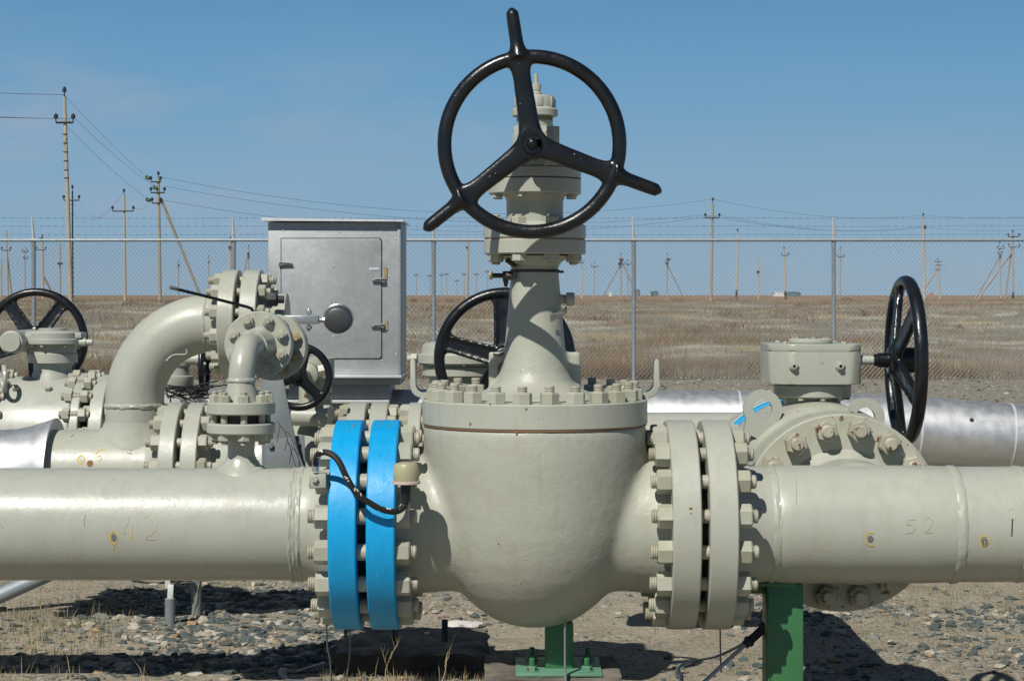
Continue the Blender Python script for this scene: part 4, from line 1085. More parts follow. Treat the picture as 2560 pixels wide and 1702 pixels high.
# =================================================================== 9 CABINET
YC = 8.95
cz = lambda y: zrow(y, YC); cxp = lambda x: (x-1280)*YC/F
cb = thing('instrument_cabinet', 'silver sheet metal cabinet with a latched door standing on the clad pipe', 'cabinet', ((cxp(670)+cxp(1004))/2, YC+0.2, cz(945)))
X0, X1 = cxp(670), cxp(1003)
MB().box(((X0+X1)/2, YC+0.22, (cz(556)+cz(936))/2), (X1-X0, 0.44, cz(556)-cz(936)), I4, 0.004).build('case', 'silver_paint', cb)
MB().prism([(X0-0.022, cz(555)), (X0-0.027, cz(547)), (X1+0.010, cz(553)), (X1+0.012, cz(557))], -0.47, 0.035, Matrix(((1, 0, 0, 0), (0, 0, -1, YC), (0, 1, 0, 0.004), (0, 0, 0, 1)))).build('roof', 'bright_strip', cb)
# door with rounded corner, slightly proud of the front
dx0, dx1, dz0, dz1 = cxp(704), cxp(953), cz(895), cz(597)
Mf = Matrix(((1, 0, 0, 0), (0, 0, -1, YC-0.0025), (0, 1, 0, 0), (0, 0, 0, 1)))
MB().prism([(dx0-0.004, dz0-0.004), (dx1+0.004, dz0-0.004), (dx1+0.004, dz1-0.006), (dx1-0.004, dz1+0.004), (dx0-0.004, dz1+0.004)], -0.0015, 0.0005, Mf).build('door_gap', 'dark_gasket', cb)
dr = MB().prism([(dx0, dz0), (dx1-0.008, dz0), (dx1, dz0+0.01), (dx1, dz1-0.012), (dx1-0.008, dz1), (dx0, dz1)], 0.0, 0.004, Mf, 0.0012).build('door', 'silver_paint', cb)
MB().lathe([(0.030, 0.0), (0.015, -0.004), (0.004, -0.008), (0, -0.0085)], frame((cxp(818), YC-0.0062, cz(638)), NY), 24).build('dent', 'silver_paint', dr)
for px, py, fl in ((712, 660, -1), (948, 701, 1), (946, 815, 1)):
    q = P(px, py, YC-0.012)
    lt_ = MB().box((q.x-0.01*fl, YC-0.014, q.z), (0.045, 0.014, 0.011), I4, 0.002)
    lt_.box((q.x+0.018*fl, YC-0.010, q.z), (0.02, 0.016, 0.020), I4, 0.002)
    lt_.tube([(q.x+0.024*fl, YC-0.020, q.z+0.008), (q.x-0.02*fl, YC-0.024, q.z+0.004)], 0.0025, 6)
    lt_.build('latch', 'dull_steel', cb)
MB().box(P(964, 683, YC-0.004), (0.014, 0.003, 0.054), I4).box(P(966, 812, YC-0.004), (0.012, 0.003, 0.045), I4).build('rusty_hinge_leaf', 'brass_stain', cb)
MB().box(P(936, 672, YC-0.0075), (0.045, 0.003, 0.010), I4).build('hinge_leaf', 'bright_strip', cb)
MB().box((cxp(998), YC-0.003, (cz(560)+cz(934))/2), (0.014, 0.006, cz(560)-cz(934)), I4, 0.001).build('corner_trim', 'silver_paint_dark', cb)
ck = MB()
for ln in ([(918, 562), (919, 574)], [(918, 568), (926, 568)], [(926, 562), (926, 574)], [(931, 574), (935, 562), (939, 574)], [(944, 574), (948, 563), (952, 574)], [(962, 563), (961, 574)], [(968, 563), (976, 563), (974, 569), (968, 573)], [(981, 563), (986, 568), (981, 574)]):
    ck.tube([P(x, y, YC-0.0004) for x, y in ln] if len(ln) > 2 else [P(*ln[0], YC-0.0004), P((ln[0][0]+ln[1][0])/2, (ln[0][1]+ln[1][1])/2, YC-0.0004), P(*ln[1], YC-0.0004)], 0.0011, 5)
ck.build('chalk_writing', 'faint_red', cb)
rv = MB()
for px, py in ((708, 576), (832, 557), (952, 576), (834, 665), (833, 840), (955, 646), (973, 668), (973, 690), (990, 597), (990, 885), (955, 900), (850, 580)):
    rv.lathe([(0.004, 0), (0.003, 0.0025), (0, 0.003)], frame((cxp(px), YC-(0.0062 if 704 < px < 953 and 597 < py < 895 else 0.0002), cz(py)), NY), 10)
rv.build('rivet', 'galvanised_light', cb)
MB().box(((X0+X1)/2, YC+0.20, cz(940)), (X1-X0+0.004, 0.49, 0.012), I4, 0.001).build('bottom_lip', 'bright_strip', cb)
MB().box(((X0+X1)/2+0.01, YC+0.22, cz(953)), (X1-X0-0.03, 0.42, 0.032), I4, 0.001).build('base_frame', 'silver_paint_dark', cb)
MB().box(((cxp(720)+cxp(975))/2, YC+0.22, cz(980)), (cxp(975)-cxp(720), 0.36, 0.062), I4, 0.001).build('saddle_skirt', 'silver_paint_dark', cb)
MB().box(((cxp(715)+cxp(972))/2, YC+0.09, cz(994)), (cxp(972)-cxp(715), 0.13, 0.012), I4, 0.002, (0.35, 0, 0)).build('saddle_strip', 'bright_strip', cb)

# =================================================================== 10 supports on the left ground
def post(name, label, px, pyb, pyt, wpx, mat, lean=0.0, top=None):
    Yp_ = (CZ-GZ)*F/(pyb-HY)
    b = P(px, pyb, Yp_); t = P(px+lean, pyt, Yp_)
    return recenter(tag(MB().tube([b-Vector((0, 0, 0.05)), (b+t)/2, t], wpx*Yp_/F/2, 16).build(name, mat, None), label, 'support post', 'grey posts under the second row'))
stp = thing('support_post', 'grey post stub with a snapped angle bar, nearer of two under the left pipes', 'support post', (xs(425, 7.72), 7.72, GZ), 'grey posts under the second row')
b = P(425, 1560, 7.72)
MB().lathe([(0.0200, -0.05), (0.0200, 0.10), (0.018, 0.102)], Matrix.Translation((b.x, b.y, GZ)), 24).build('stub', 'grey_paint', stp)
ab = MB().box((b.x+0.003, b.y-0.006, GZ+0.125), (0.022, 0.007, 0.06), I4, 0.001, (0, 0.06, 0))
ab.box((b.x-0.014, b.y, GZ+0.25), (0.021, 0.007, 0.22), I4, 0.001, (0, -0.06, 0)).build('angle_bar', 'galvanised_light', stp)
post('support_post', 'plain grey post standing right of the snapped stub under the left pipes', 492, 1535, 1330, 26, 'grey_paint', -3)
q0, q1 = P(-60, 1515, 8.0), P(95, 1446, 8.1)
recenter(tag(MB().tube([q0, (q0+q1)/2, q1, q1+(q1-q0)*0.4], 0.031, 24).build('conduit_pipe', 'galvanised', None), 'pale grey conduit slanting down below the front pipe at bottom left', 'pipe'))
# =================================================================== 11 TERRAIN
def sstep(a, b, x):
    t = max(0.0, min(1.0, (x-a)/(b-a))); return t*t*(3-2*t)
def ground_z(x, y):
    z = GZ+(0.45-GZ)*sstep(29, 110, y)
    if y < 30 and abs(x) < 30:
        f = sstep(-2, 4, y)
        z += f*(0.012*noise.noise(Vector((x*1.7, y*1.7, 0)))+0.007*noise.noise(Vector((x*6, y*6, 3))))
    if y > 29:
        f = sstep(29, 38, y)*(1-sstep(120, 400, y))
        z += f*(0.30*noise.noise(Vector((x*0.10, y*0.08, 5)))+0.11*noise.noise(Vector((x*0.42, y*0.33, 9))))
    return z
def axis(fine0, fine1, step, far0, far1, g=1.16):
    a = list(np.arange(fine0, fine1, step)); d = step; v = a[-1]
    while v < far1: d *= g; v += d; a.append(v)
    d = step; v = a[0]; pre = []
    while v > far0: d *= g; v -= d; pre.append(v)
    return list(reversed(pre))+a
gxs = axis(-2.6, 2.6, 0.05, -6000, 6000, 1.075)
gys = axis(6.2, 10.6, 0.05, -80, 9000, 1.045)
verts = []
for y in gys:
    for x in gxs:
        verts.append((x, y, ground_z(x, y)))
nx_ = len(gxs)
faces = [(j*nx_+i, j*nx_+i+1, (j+1)*nx_+i+1, (j+1)*nx_+i) for j in range(len(gys)-1) for i in range(nx_-1)]
gm = bpy.data.meshes.new('ground'); gm.from_pydata(verts, [], faces)
gm.polygons.foreach_set('use_smooth', [True]*len(faces))
m, nt, bs = nodes_of('ground_soil')
p = pos_of(nt)
sepn = nt.nodes.new('ShaderNodeSeparateXYZ'); nt.links.new(p, sepn.inputs[0])
sand = ramp(nt, nz(nt, p, 3.5, 6, 0.62), [(0.28, (0.23, 0.195, 0.135)), (0.5, (0.41, 0.355, 0.255)), (0.75, (0.54, 0.485, 0.37))])
peb = ramp(nt, nz(nt, p, 55.0, 3, 0.6), [(0.40, (0.16, 0.15, 0.125)), (0.50, (0.40, 0.35, 0.27)), (0.66, (0.55, 0.50, 0.42))])
near = mixc(nt, ramp(nt, nz(nt, p, 2.2, 4), [(0.4, 0.35), (0.65, 0.8)]), sand, peb)
# gravel further back in the yard is greyer
yard = ramp(nt, nz(nt, p, 14.0, 6, 0.7), [(0.3, (0.17, 0.155, 0.125)), (0.5, (0.32, 0.295, 0.24)), (0.7, (0.52, 0.49, 0.42))])
mr = N(nt, 'ShaderNodeMapRange'); nt.links.new(sepn.outputs['Y'], mr.inputs[0]); mr.inputs[1].default_value = 10; mr.inputs[2].default_value = 16
near = mixc(nt, mr.outputs[0], near, yard)
ns_ = nt.nodes.new('ShaderNodeVectorMath'); ns_.operation = 'SCALE'; ns_.inputs['Scale'].default_value = 0.82
nt.links.new(near, ns_.inputs[0]); near = ns_.outputs[0]
mp_ = N(nt, 'ShaderNodeMapping'); nt.links.new(p, mp_.inputs['Vector']); mp_.inputs['Scale'].default_value = (0.42, 0.30, 1)
st1 = ramp(nt, nz(nt, mp_.outputs[0], 0.75, 8, 0.62), [(0.38, (0.16, 0.138, 0.09)), (0.47, (0.25, 0.222, 0.15)), (0.53, (0.40, 0.365, 0.26)), (0.60, (0.60, 0.56, 0.43))])
st2 = ramp(nt, nz(nt, p, 3.0, 6, 0.75), [(0.34, (0.12, 0.10, 0.08)), (0.66, (0.42, 0.37, 0.29))])
step_ = mixc(nt, 0.38, st1, st2)
farb = ramp(nt, nz(nt, mp_.outputs[0], 0.22, 6, 0.65), [(0.35, (0.25, 0.155, 0.085)), (0.65, (0.36, 0.245, 0.145))])
mr3 = N(nt, 'ShaderNodeMapRange'); nt.links.new(sepn.outputs['Y'], mr3.inputs[0]); mr3.inputs[1].default_value = 95; mr3.inputs[2].default_value = 170
step_ = mixc(nt, mr3.outputs[0], step_, farb)
wob = nz(nt, p, 0.8, 4)
ad = N(nt, 'ShaderNodeMath', operation='MULTIPLY_ADD'); nt.links.new(wob, ad.inputs[0]); ad.inputs[1].default_value = 2.4; nt.links.new(sepn.outputs['Y'], ad.inputs[2])
mr2 = N(nt, 'ShaderNodeMapRange'); nt.links.new(ad.outputs[0], mr2.inputs[0]); mr2.inputs[1].default_value = 31.0; mr2.inputs[2].default_value = 31.8
gc_ = mixc(nt, mr2.outputs[0], near, step_)
gm_ = nt.nodes.new('ShaderNodeVectorMath'); gm_.operation = 'SCALE'; gm_.inputs['Scale'].default_value = 0.82
nt.links.new(gc_, gm_.inputs[0]); nt.links.new(gm_.outputs[0], bs.inputs['Base Color']); bs.inputs['Roughness'].default_value = 0.95
bs.inputs['Specular IOR Level'].default_value = 0.1
b1 = bump(nt, bs, nz(nt, p, 60.0, 4, 0.65), 0.4, 0.012)
bump(nt, bs, nz(nt, p, 9.0, 5, 0.6), 0.35, 0.04, b1)
gm.materials.append(m)
go = bpy.data.objects.new('ground', gm); COL.objects.link(go); go['kind'] = 'structure'

# ---- gravel
def flat_mat(name, col, var=0.25, rough=0.9):
    col = tuple(c*ALB for c in col)
    m, nt, bs = nodes_of(name)
    p = pos_of(nt)
    c = ramp(nt, nz(nt, p, 11.0, 5, 0.7), [(0.25, tuple(x*(1-var) for x in col)), (0.75, tuple(min(1, x*(1+var)) for x in col))])
    nt.links.new(c, bs.inputs['Base Color']); bs.inputs['Roughness'].default_value = rough
    bs.inputs['Specular IOR Level'].default_value = 0.25
    bump(nt, bs, nz(nt, p, 120.0, 3), 0.4, 0.003)
    MATS[name] = m
flat_mat('stone_slate', (0.085, 0.105, 0.102))
flat_mat('stone_grey', (0.19, 0.195, 0.175))
flat_mat('stone_pale', (0.42, 0.385, 0.32))
flat_mat('stone_ochre', (0.33, 0.235, 0.14))
flat_mat('stone_pink', (0.36, 0.275, 0.23))
bm = bmesh.new(); bmesh.ops.create_icosphere(bm, subdivisions=1, radius=1.0)
base_v = np.array([v.co[:] for v in bm.verts]); base_f = np.array([[v.index for v in f.verts] for f in bm.faces]); bm.free()
stones = []
def add_stones(n, x0, x1, y0, y1, smin, smax, dens=None, pale=0.3, power=2.2):
    c = 0
    while c < n:
        y = random.uniform(y0, y1); x = random.uniform(x0, x1)
        if dens and random.random() > dens(x, y): continue
        sz = smin+(smax-smin)*random.random()**power
        stones.append((x, y, sz, pale)); c += 1
def dn(x, y):
    return min(1.0, max(0.04, 0.42+1.5*noise.noise(Vector((x*1.3+4, y*1.3, 2)))))
def dn2(x, y):
    return min(1.0, max(0.25, 0.7+1.2*noise.noise(Vector((x*1.6+9, y*1.6, 6)))))
add_stones(4200, -2.3, 2.5, 6.4, 10.2, 0.005, 0.026, dn, 0.16, 2.6)
add_stones(3000, -1.75, -0.45, 6.7, 8.6, 0.006, 0.030, dn2, 0.2, 2.4)
add_stones(1300, 0.8, 2.4, 6.7, 9.2, 0.006, 0.028, dn, 0.10, 2.6)
add_stones(9000, -2.5, 2.5, 6.3, 11.5, 0.002, 0.007, None, 0.4)
add_stones(3600, -4.5, 4.5, 10.0, 17.0, 0.008, 0.028, dn, 0.4)
add_stones(7000, -7.5, 7.5, 16.0, 30.5, 0.010, 0.032, None, 0.4)
SV, SF, SM = [], [], []
off = 0
for (x, y, sz, pale) in stones:
    q = rng.normal(size=(3, 3)); q, _ = np.linalg.qr(q)
    v = base_v*(1+rng.uniform(-0.46, 0.46, size=(12, 1)))
    v = (v @ q)*np.array([1.0, random.uniform(0.6, 1.0), random.uniform(0.28, 0.58)])
    a = random.uniform(0, 2*PI); ca, sa = math.cos(a), math.sin(a)
    v = v @ np.array([[ca, sa, 0], [-sa, ca, 0], [0, 0, 1]])*sz
    v += np.array([x, y, ground_z(x, y)+sz*random.uniform(-0.1, 0.25)])
    SV.append(v); SF.append(base_f+off); off += 12
    u = random.random()
    mi = 2 if u < pale else (0 if u < pale+(1-pale)*0.66 else (1 if u < pale+(1-pale)*0.94 else (3 if u < 0.985 else 4)))
    SM += [mi]*20
gv_ = np.concatenate(SV); gf_ = np.concatenate(SF)
gme = bpy.data.meshes.new('gravel'); gme.from_pydata(gv_.tolist(), [], gf_.tolist())
for nm in ('stone_slate', 'stone_grey', 'stone_pale', 'stone_ochre', 'stone_pink'): gme.materials.append(MATS[nm])
gme.polygons.foreach_set('material_index', SM)
o = bpy.data.objects.new('gravel', gme); COL.objects.link(o); o['kind'] = 'stuff'; o['label'] = 'dark slate and pale gravel strewn over the sandy ground'; o['category'] = 'gravel'

# ---- dry grass
for nm, c in (('dry_grass_rust', (0.235, 0.155, 0.078)), ('dry_grass_straw', (0.42, 0.335, 0.195)), ('dry_grass_grey', (0.26, 0.24, 0.18)), ('dry_grass_dark', (0.14, 0.10, 0.065)), ('grass_green', (0.12, 0.15, 0.05))):
    flat_mat(nm, c, 0.3)
def grass(name, label, tufts, kind='stuff', cat='dry grass'):
    V_, F_, M_ = [], [], []
    n = 0
    for (x, y, h, nb, w, spread, mi) in tufts:
        z = ground_z(x, y)
        for _ in range(nb):
            a = random.uniform(0, 2*PI); r0 = spread*random.random()**0.7
            bx, by = x+r0*math.cos(a), y+r0*math.sin(a)
            hh = h*random.uniform(0.45, 1.1); lean = random.gauss(0, 0.28)*hh; lean2 = random.gauss(0, 0.28)*hh
            c2 = random.uniform(0, PI); wx, wy = w*math.cos(c2), w*0.6*math.sin(c2)
            mx, my = bx+lean*0.4, by+lean2*0.4
            V_ += [(bx-wx, by-wy, z-0.01), (bx+wx, by+wy, z-0.01), (mx+wx*0.7, my+wy*0.7, z+hh*0.55), (mx-wx*0.7, my-wy*0.7, z+hh*0.55), (bx+lean, by+lean2, z+hh)]
            F_ += [(n, n+1, n+2, n+3), (n+3, n+2, n+4)]
            k_ = mi if random.random() < 0.88 else random.choice((0, 1, 2, 3))
            M_ += [k_, k_]; n += 5
    me = bpy.data.meshes.new(name); me.from_pydata(V_, [], F_)
    for nm in ('dry_grass_rust', 'dry_grass_straw', 'dry_grass_grey', 'dry_grass_dark', 'grass_green'): me.materials.append(MATS[nm])
    me.polygons.foreach_set('material_index', M_)
    o = bpy.data.objects.new(name, me); COL.objects.link(o); o['kind'] = kind; o['label'] = label; o['category'] = cat
    return o
tf = []
def patch(x, y): return noise.noise(Vector((x*0.16, y*0.10, 11)))+0.5*noise.noise(Vector((x*0.5, y*0.4, 7)))
# dense fringe along the fence
for _ in range(2600):
    y = 30.3+abs(random.gauss(0, 1.5)); x = random.uniform(-10, 10)
    tf.append((x, y, random.uniform(0.10, 0.30), 14, 0.0036, 0.20, (0 if noise.noise(Vector((x*0.7, y*0.5, 3))) > -0.1 else random.choice((2, 2, 1)))))
for _ in range(24000):
    y = 32.5+60*random.random()**1.3; x = random.uniform(-1, 1)*(y*0.30)
    pv = noise.noise(Vector((x*0.11, y*0.16, 11)))+0.6*noise.noise(Vector((x*0.4, y*0.5, 7)))
    if pv < -0.22 and random.random() < 0.93: continue
    if pv < 0.0 and random.random() < 0.5: continue
    rusty = noise.noise(Vector((x*0.22, y*0.22, 30)))
    mi = 0 if rusty > 0.22 else (2 if rusty > -0.38 else 1)
    tf.append((x, y, random.uniform(0.06, 0.17)*(1.0+0.9*max(0, rusty)), 9, 0.0045*(y/32), 0.28, mi))
for _ in range(6500):
    y = 85+150*random.random()**1.5; x = random.uniform(-1, 1)*(y*0.29)
    tf.append((x, y, random.uniform(0.08, 0.22), 6, 0.014*(y/80), 0.7, (0 if noise.noise(Vector((x*0.06, y*0.05, 8))) > -0.1 else 2)))
for _ in range(170):
    y = 45+150*random.random()**1.4; x = random.uniform(-1, 1)*(y*0.28)
    sz = random.uniform(0.5, 1.3)
    tf.append((x, y, random.uniform(0.22, 0.42)*min(1.3, sz), 70, 0.007*(y/50), 0.45*sz, random.choice((0, 0, 3, 2))))
grass('steppe_grass', 'dry brown grass and brush on the steppe beyond the fence', tf)
tn = []
for _ in range(260):
    x, y = random.uniform(-2.1, -1.45), random.uniform(6.6, 8.2)
    tn.append((x, y, random.uniform(0.02, 0.08), 5, 0.0013, 0.04, random.choice((1, 1, 2, 4))))
for _ in range(1500):
    x, y = random.uniform(-2.0, 2.2), random.uniform(6.4, 9.6)
    if noise.noise(Vector((x*1.1+20, y*1.1, 4))) < -0.05: continue
    tn.append((x, y, random.uniform(0.008, 0.03), 8, 0.0011, 0.05, random.choice((1, 2, 2, 2, 4, 0, 3))))
for px, h in ((10, 0.13), (40, 0.16), (75, 0.20), (100, 0.11), (180, 0.20), (270, 0.11), (345, 0.12), (365, 0.14), (940, 0.14), (990, 0.12), (1110, 0.14), (1160, 0.12), (1185, 0.10), (1670, 0.08), (2100, 0.07)):
    tn.append(((px-1280)*6.55/F, 6.55, h*0.6, 2, 0.0012, 0.03, 1))
for _ in range(90):
    tn.append((random.uniform(-0.62, -0.08), random.uniform(6.45, 6.64), random.uniform(0.015, 0.045), 6, 0.0011, 0.04, random.choice((1, 1, 2))))
for _ in range(140):
    tn.append((random.uniform(1.5, 2.4), random.uniform(7.2, 9.0), random.uniform(0.02, 0.05), 6, 0.0012, 0.05, random.choice((4, 2, 1))))
grass('dry_grass', 'sparse straw coloured weeds among the gravel near the pipes', tn)
# dry thorny twigs
def twig(px, py, Y, h, label):
    mb = MB()
    b = P(px, py, Y); b.z = ground_z(b.x, Y)
    def grow(p0, d, L, r, lev):
        p1 = p0+d*L
        mb.tube([p0, (p0+p1)/2+Vector((random.uniform(-1, 1), random.uniform(-1, 1), 0))*L*0.08, p1], r, 5, lambda t: r*(1-0.5*t))
        if lev > 0:
            for _ in range(3):
                dd = (d+Vector((random.uniform(-0.8, 0.8), random.uniform(-0.8, 0.8), random.uniform(-0.3, 0.5)))).normalized()
                grow(p0+d*L*random.uniform(0.4, 1.0), dd, L*0.6, r*0.55, lev-1)
    grow(b-Vector((0, 0, 0.01)), Vector((0.2, 0, 1)).normalized(), h, 0.0022, 2)
    MATS.setdefault('dry_grass_straw', None)
    return recenter(tag(mb.build('dry_twig', 'dry_grass_straw', None), label, 'twig', 'dry thorny twigs by the pipes'))
twig(480, 1530, 7.95, 0.14, 'dry branching twig against the plain grey post')
twig(962, 1702, 6.5, 0.12, 'dry twig standing before the left half of the tarred block')
twig(1100, 1702, 6.5, 0.12, 'dry twig standing before the right half of the tarred block')
twig(1630, 1600, 7.3, 0.07, 'dry low twig lying on gravel left of the right flange straps')
rag = MB(); 
for i in range(3):
    q = P(1140+i*22, 1553+i*3, 7.7)
    rag.lathe([(0.0, 0.016-i*0.004), (0.02, 0.014-i*0.003), (0.036, 0.006), (0.046, -0.004)], Matrix.Translation((q.x, q.y, GZ+0.005)) @ Matrix.Rotation(i, 4, 'Z'), 12, jitter=lambda k, i: 0.022*noise.noise(Vector((k*1.3, i*1.1, 5))))
recenter(tag(rag.build('rag', 'white_rag', None), 'pale crumpled rag lying behind the tarred block', 'rag'))

# =================================================================== 12 FENCE
YF = 29.9
fx = lambda px: (px-1280)*YF/F
fzr = lambda y: zrow(y, YF)
fn = thing('chain_link_fence', 'galvanised chain link fence topped with barbed wire across the steppe', 'fence', (0, YF, GZ))
sp_ = 500.5*YF/F
x_first = fx(83)
NP = 7
xa, xb = x_first-4*sp_, x_first+8*sp_
for i in range(-4, 9):
    x = x_first+i*sp_
    po = MB().lathe([(0.032, GZ-0.05), (0.032, fzr(612)), (0.035, fzr(610)), (0.035, fzr(600)), (0.025, fzr(598))], Matrix.Translation((x, YF+0.03, 0)), 16).build('fence_post', 'galvanised', fn)
    lean = 0.0 if i in (0, 1) else -0.025
    MB().tube([(x, YF+0.03, fzr(604)), (x+lean*0.5, YF-0.02, fzr(575)), (x+lean, YF-0.07, fzr(545))], 0.02, 8, lambda t: 0.027-0.014*t).build('barb_arm', 'galvanised_light', po)
MB().tube([(xa, YF, fzr(601)), (0, YF, fzr(600)), (xb, YF, fzr(600))], 0.022, 12).build('top_rail', 'galvanised', fn)
MB().tube([(xa, YF, fzr(897)), (0, YF, fzr(897)), (xb, YF, fzr(897))], 0.0022, 5).build('tension_wire', 'chain_wire', fn)
def link_mesh():
    V_, F_ = [], []; n = 0
    z0, z1 = GZ+0.03, fzr(602)
    W = 0.066; rr_ = 0.0032; dy = 0.003
    slope = 1.0
    H = z1-z0
    Hd = H*0.92
    for sgn, yy in ((1, YF+dy), (-1, YF-dy)):
        x = xa-H
        while x < xb+H:
            for part in (0,):
                p0 = np.array([x, yy, z0]); p1 = np.array([x+sgn*Hd, yy, z1])
                # clip in x
                t0, t1 = 0.0, 1.0
                d = p1-p0
                for lim, side in ((xa, 1), (xb, -1)):
                    f0 = (p0[0]-lim)*side; f1 = (p1[0]-lim)*side
                    if f0 < 0 and f1 < 0: t0 = 2
                    elif f0 < 0: t0 = max(t0, f0/(f0-f1))
                    elif f1 < 0: t1 = min(t1, f0/(f0-f1))
                if t0 >= t1: continue
                a, b = p0+d*t0, p0+d*t1
                dd = d/np.linalg.norm(d); nrm = np.array([-dd[2], 0, dd[0]])
                yv = np.array([0, 1.0, 0])
                for q in (a, b):
                    for kk in range(3):
                        an = 2*PI*kk/3
                        V_.append((q+nrm*rr_*math.cos(an)+yv*rr_*math.sin(an)).tolist())
                for kk in range(3):
                    l = (kk+1) % 3
                    F_.append((n+kk, n+l, n+3+l, n+3+kk))
                n += 6
            x += W
    me = bpy.data.meshes.new('chain_link_mesh'); me.from_pydata(V_, [], F_)
    me.transform(Matrix.Translation(-fn.location)); me.materials.append(MATS['chain_wire'])
    o = bpy.data.objects.new('chain_link_mesh', me); COL.objects.link(o); o.parent = fn
link_mesh()
for zz, off_ in ((546, 0.07), (566, 0.045), (587, 0.02)):
    mb = MB().tube([(xa+(xb-xa)*i/48, YF-off_, fzr(zz)+0.006*math.sin(i*1.3)) for i in range(49)], 0.0018, 4)
    x = xa
    while x < xb:
        z = fzr(zz)
        mb.tube([(x-0.008, YF-off_, z-0.012), (x, YF-off_, z), (x+0.006, YF-off_, z+0.013)], 0.0022, 4)
        mb.tube([(x+0.009, YF-off_, z-0.010), (x, YF-off_, z), (x-0.006, YF-off_, z+0.012)], 0.0022, 4)
        x += 0.11
    mb.build('barbed_wire', 'chain_wire', fn, None)

# =================================================================== 13 POWER POLES
def pole(label, top, base, h, wpx, mat='concrete_pole', arms=(), braces=(), ins=True, rungs=(), dark=0.0, pins=True, group='power poles on the steppe', boxes=(), beads=()):
    Y = F*h/(base[1]-top[1])
    t = P(top[0], top[1], Y); b = P(base[0], base[1], Y)
    zt = ground_z(b.x, Y)-0.3
    if b.z > zt: b = b+(b-t)*((b.z-zt)/(t.z-b.z))
    u = Y/F
    th = thing('power_pole', label, 'power pole', (b.x, Y, zt+0.3), group)
    r = wpx*u/2
    MB().tube([b, b+(t-b)*0.5, t], r, 8, lambda q: r*(1.12-0.30*q)).build('pole', mat, th)
    if pins:
        MB().lathe([(0.03, 0), (0.03, 0.22), (0.09, 0.24), (0.10, 0.36), (0.06, 0.46), (0.0, 0.5)], Matrix.Translation(t), 8).build('insulator', 'dark_iron', th)
    for (y, xL, xR) in arms:
        a, c = P(xL, y, Y), P(xR, y, Y)
        MB().tube([a-Vector((0, r, 0)), (a+c)/2-Vector((0, r, 0)), c-Vector((0, r, 0))], max(0.06, 1.2*u), 6).build('crossarm', 'dark_iron', th)
        if ins:
            for e in (a, c):
                MB().lathe([(0.03, 0), (0.03, 0.16), (0.10, 0.18), (0.11, 0.30), (0.06, 0.40), (0.0, 0.42)], Matrix.Translation(e-Vector((0, r, 0))), 8).build('insulator', 'dark_iron', th)
    for ((x0, y0), (x1, y1)) in braces:
        a, c = P(x0, y0, Y), P(x1, y1, Y+(1.5 if h > 6 else 0))
        zz = ground_z(c.x, c.y)-0.2
        if c.z > zz: c = c+(c-a)*((c.z-zz)/(a.z-c.z))
        MB().tube([a, (a+c)/2, c], r*0.85, 8).build('brace', mat, th)
    for y in rungs:
        a, c = P(top[0]+(base[0]-top[0])*(y-top[1])/(base[1]-top[1])-6.5, y, Y), P(top[0]+(base[0]-top[0])*(y-top[1])/(base[1]-top[1])+6.5, y, Y)
        MB().tube([a-Vector((0, r, 0)), (a+c)/2-Vector((0, r, 0)), c-Vector((0, r, 0))], 0.022, 6).build('step_rung', 'dark_iron', th)
    for (x, y, w, hh) in boxes:
        c = P(x, y, Y)
        MB().box(c-Vector((0, r, 0)), (w*u, w*u, hh*u), I4).build('equipment_box', 'dark_iron', th)
    for (x, y, rad) in beads:
        c = P(x, y, Y)
        MB().lathe([(0.02, -rad*1.4*u), (rad*u, -rad*u*0.5), (rad*u*0.7, 0), (rad*u, rad*u*0.5), (0.02, rad*1.4*u)], frame(c-Vector((0, r, 0)), (1, 0, -0.5)), 10).build('glass_insulator', 'green_glass', th)
    if dark > 0:
        c = b+(t-b)*dark
        MB().tube([b, (b+c)/2, c], r*1.2, 8).build('tarred_foot', 'tar', th)
    return Y
pole('tallest concrete pole at far left with step rungs and a short crossarm', (161, 243), (177, 757), 9.5, 10.5, 'concrete_pole', arms=((307, 141, 184),), rungs=(336, 358, 380, 402, 425, 445), beads=())
pole('dark slim pole with rungs peeping out from behind the tallest pole', (181, 478), (182, 752), 8.5, 4.5, 'dark_iron', arms=((501, 160, 198),), rungs=(512, 534))
pole('pale pole with wide dark crossarm between the tallest pole and the braced pole', (310, 487), (313, 757), 8.5, 7.0, 'pale_pole', arms=((528, 282, 334),))
pole('pole with green glass insulators and one pale slanting brace', (396, 445), (400, 757), 9.0, 8.5, 'concrete_pole', arms=((455, 378, 402), (482, 378, 412), (508, 381, 402)), braces=(((402, 496), (508, 757)),), beads=((370, 445, 6), (389, 470, 6), (371, 500, 6)))
pole('pale two legged pole with dark fittings near the left edge behind the fence', (16, 575), (20, 752), 8.0, 5.0, 'concrete_pole', arms=((626, 5, 27),), braces=(((18, 640), (31, 752)),), pins=False)
pole('braced pale pole at the very left edge of the view', (4, 655), (3, 748), 7.5, 4.0, 'pale_pole', braces=(((4, 665), (-16, 748)),))
pole('pale pole with two offset dark arms right of the first fence post', (106, 596), (108, 757), 8.0, 6.0, 'pale_pole', arms=((625, 92, 115),), braces=(((109, 690), (140, 752)),), boxes=((104, 596, 8, 4),))
pole('pale pole with a dark box halfway up, just left of the tallest pole', (150, 610), (150, 752), 8.0, 5.0, 'pale_pole', boxes=((151, 659, 12, 5),), pins=False)
pole('faint thin pole left of the first fence post', (63, 616), (62, 750), 8.0, 3.4, 'weathered_pole', arms=((630, 57, 69), (647, 60, 70)), pins=False)
pole('faint grey pole beyond the slanting brace, left of the cabinet', (446, 655), (446, 748), 7.5, 3.2, 'weathered_pole', boxes=((447, 664, 5, 6),))
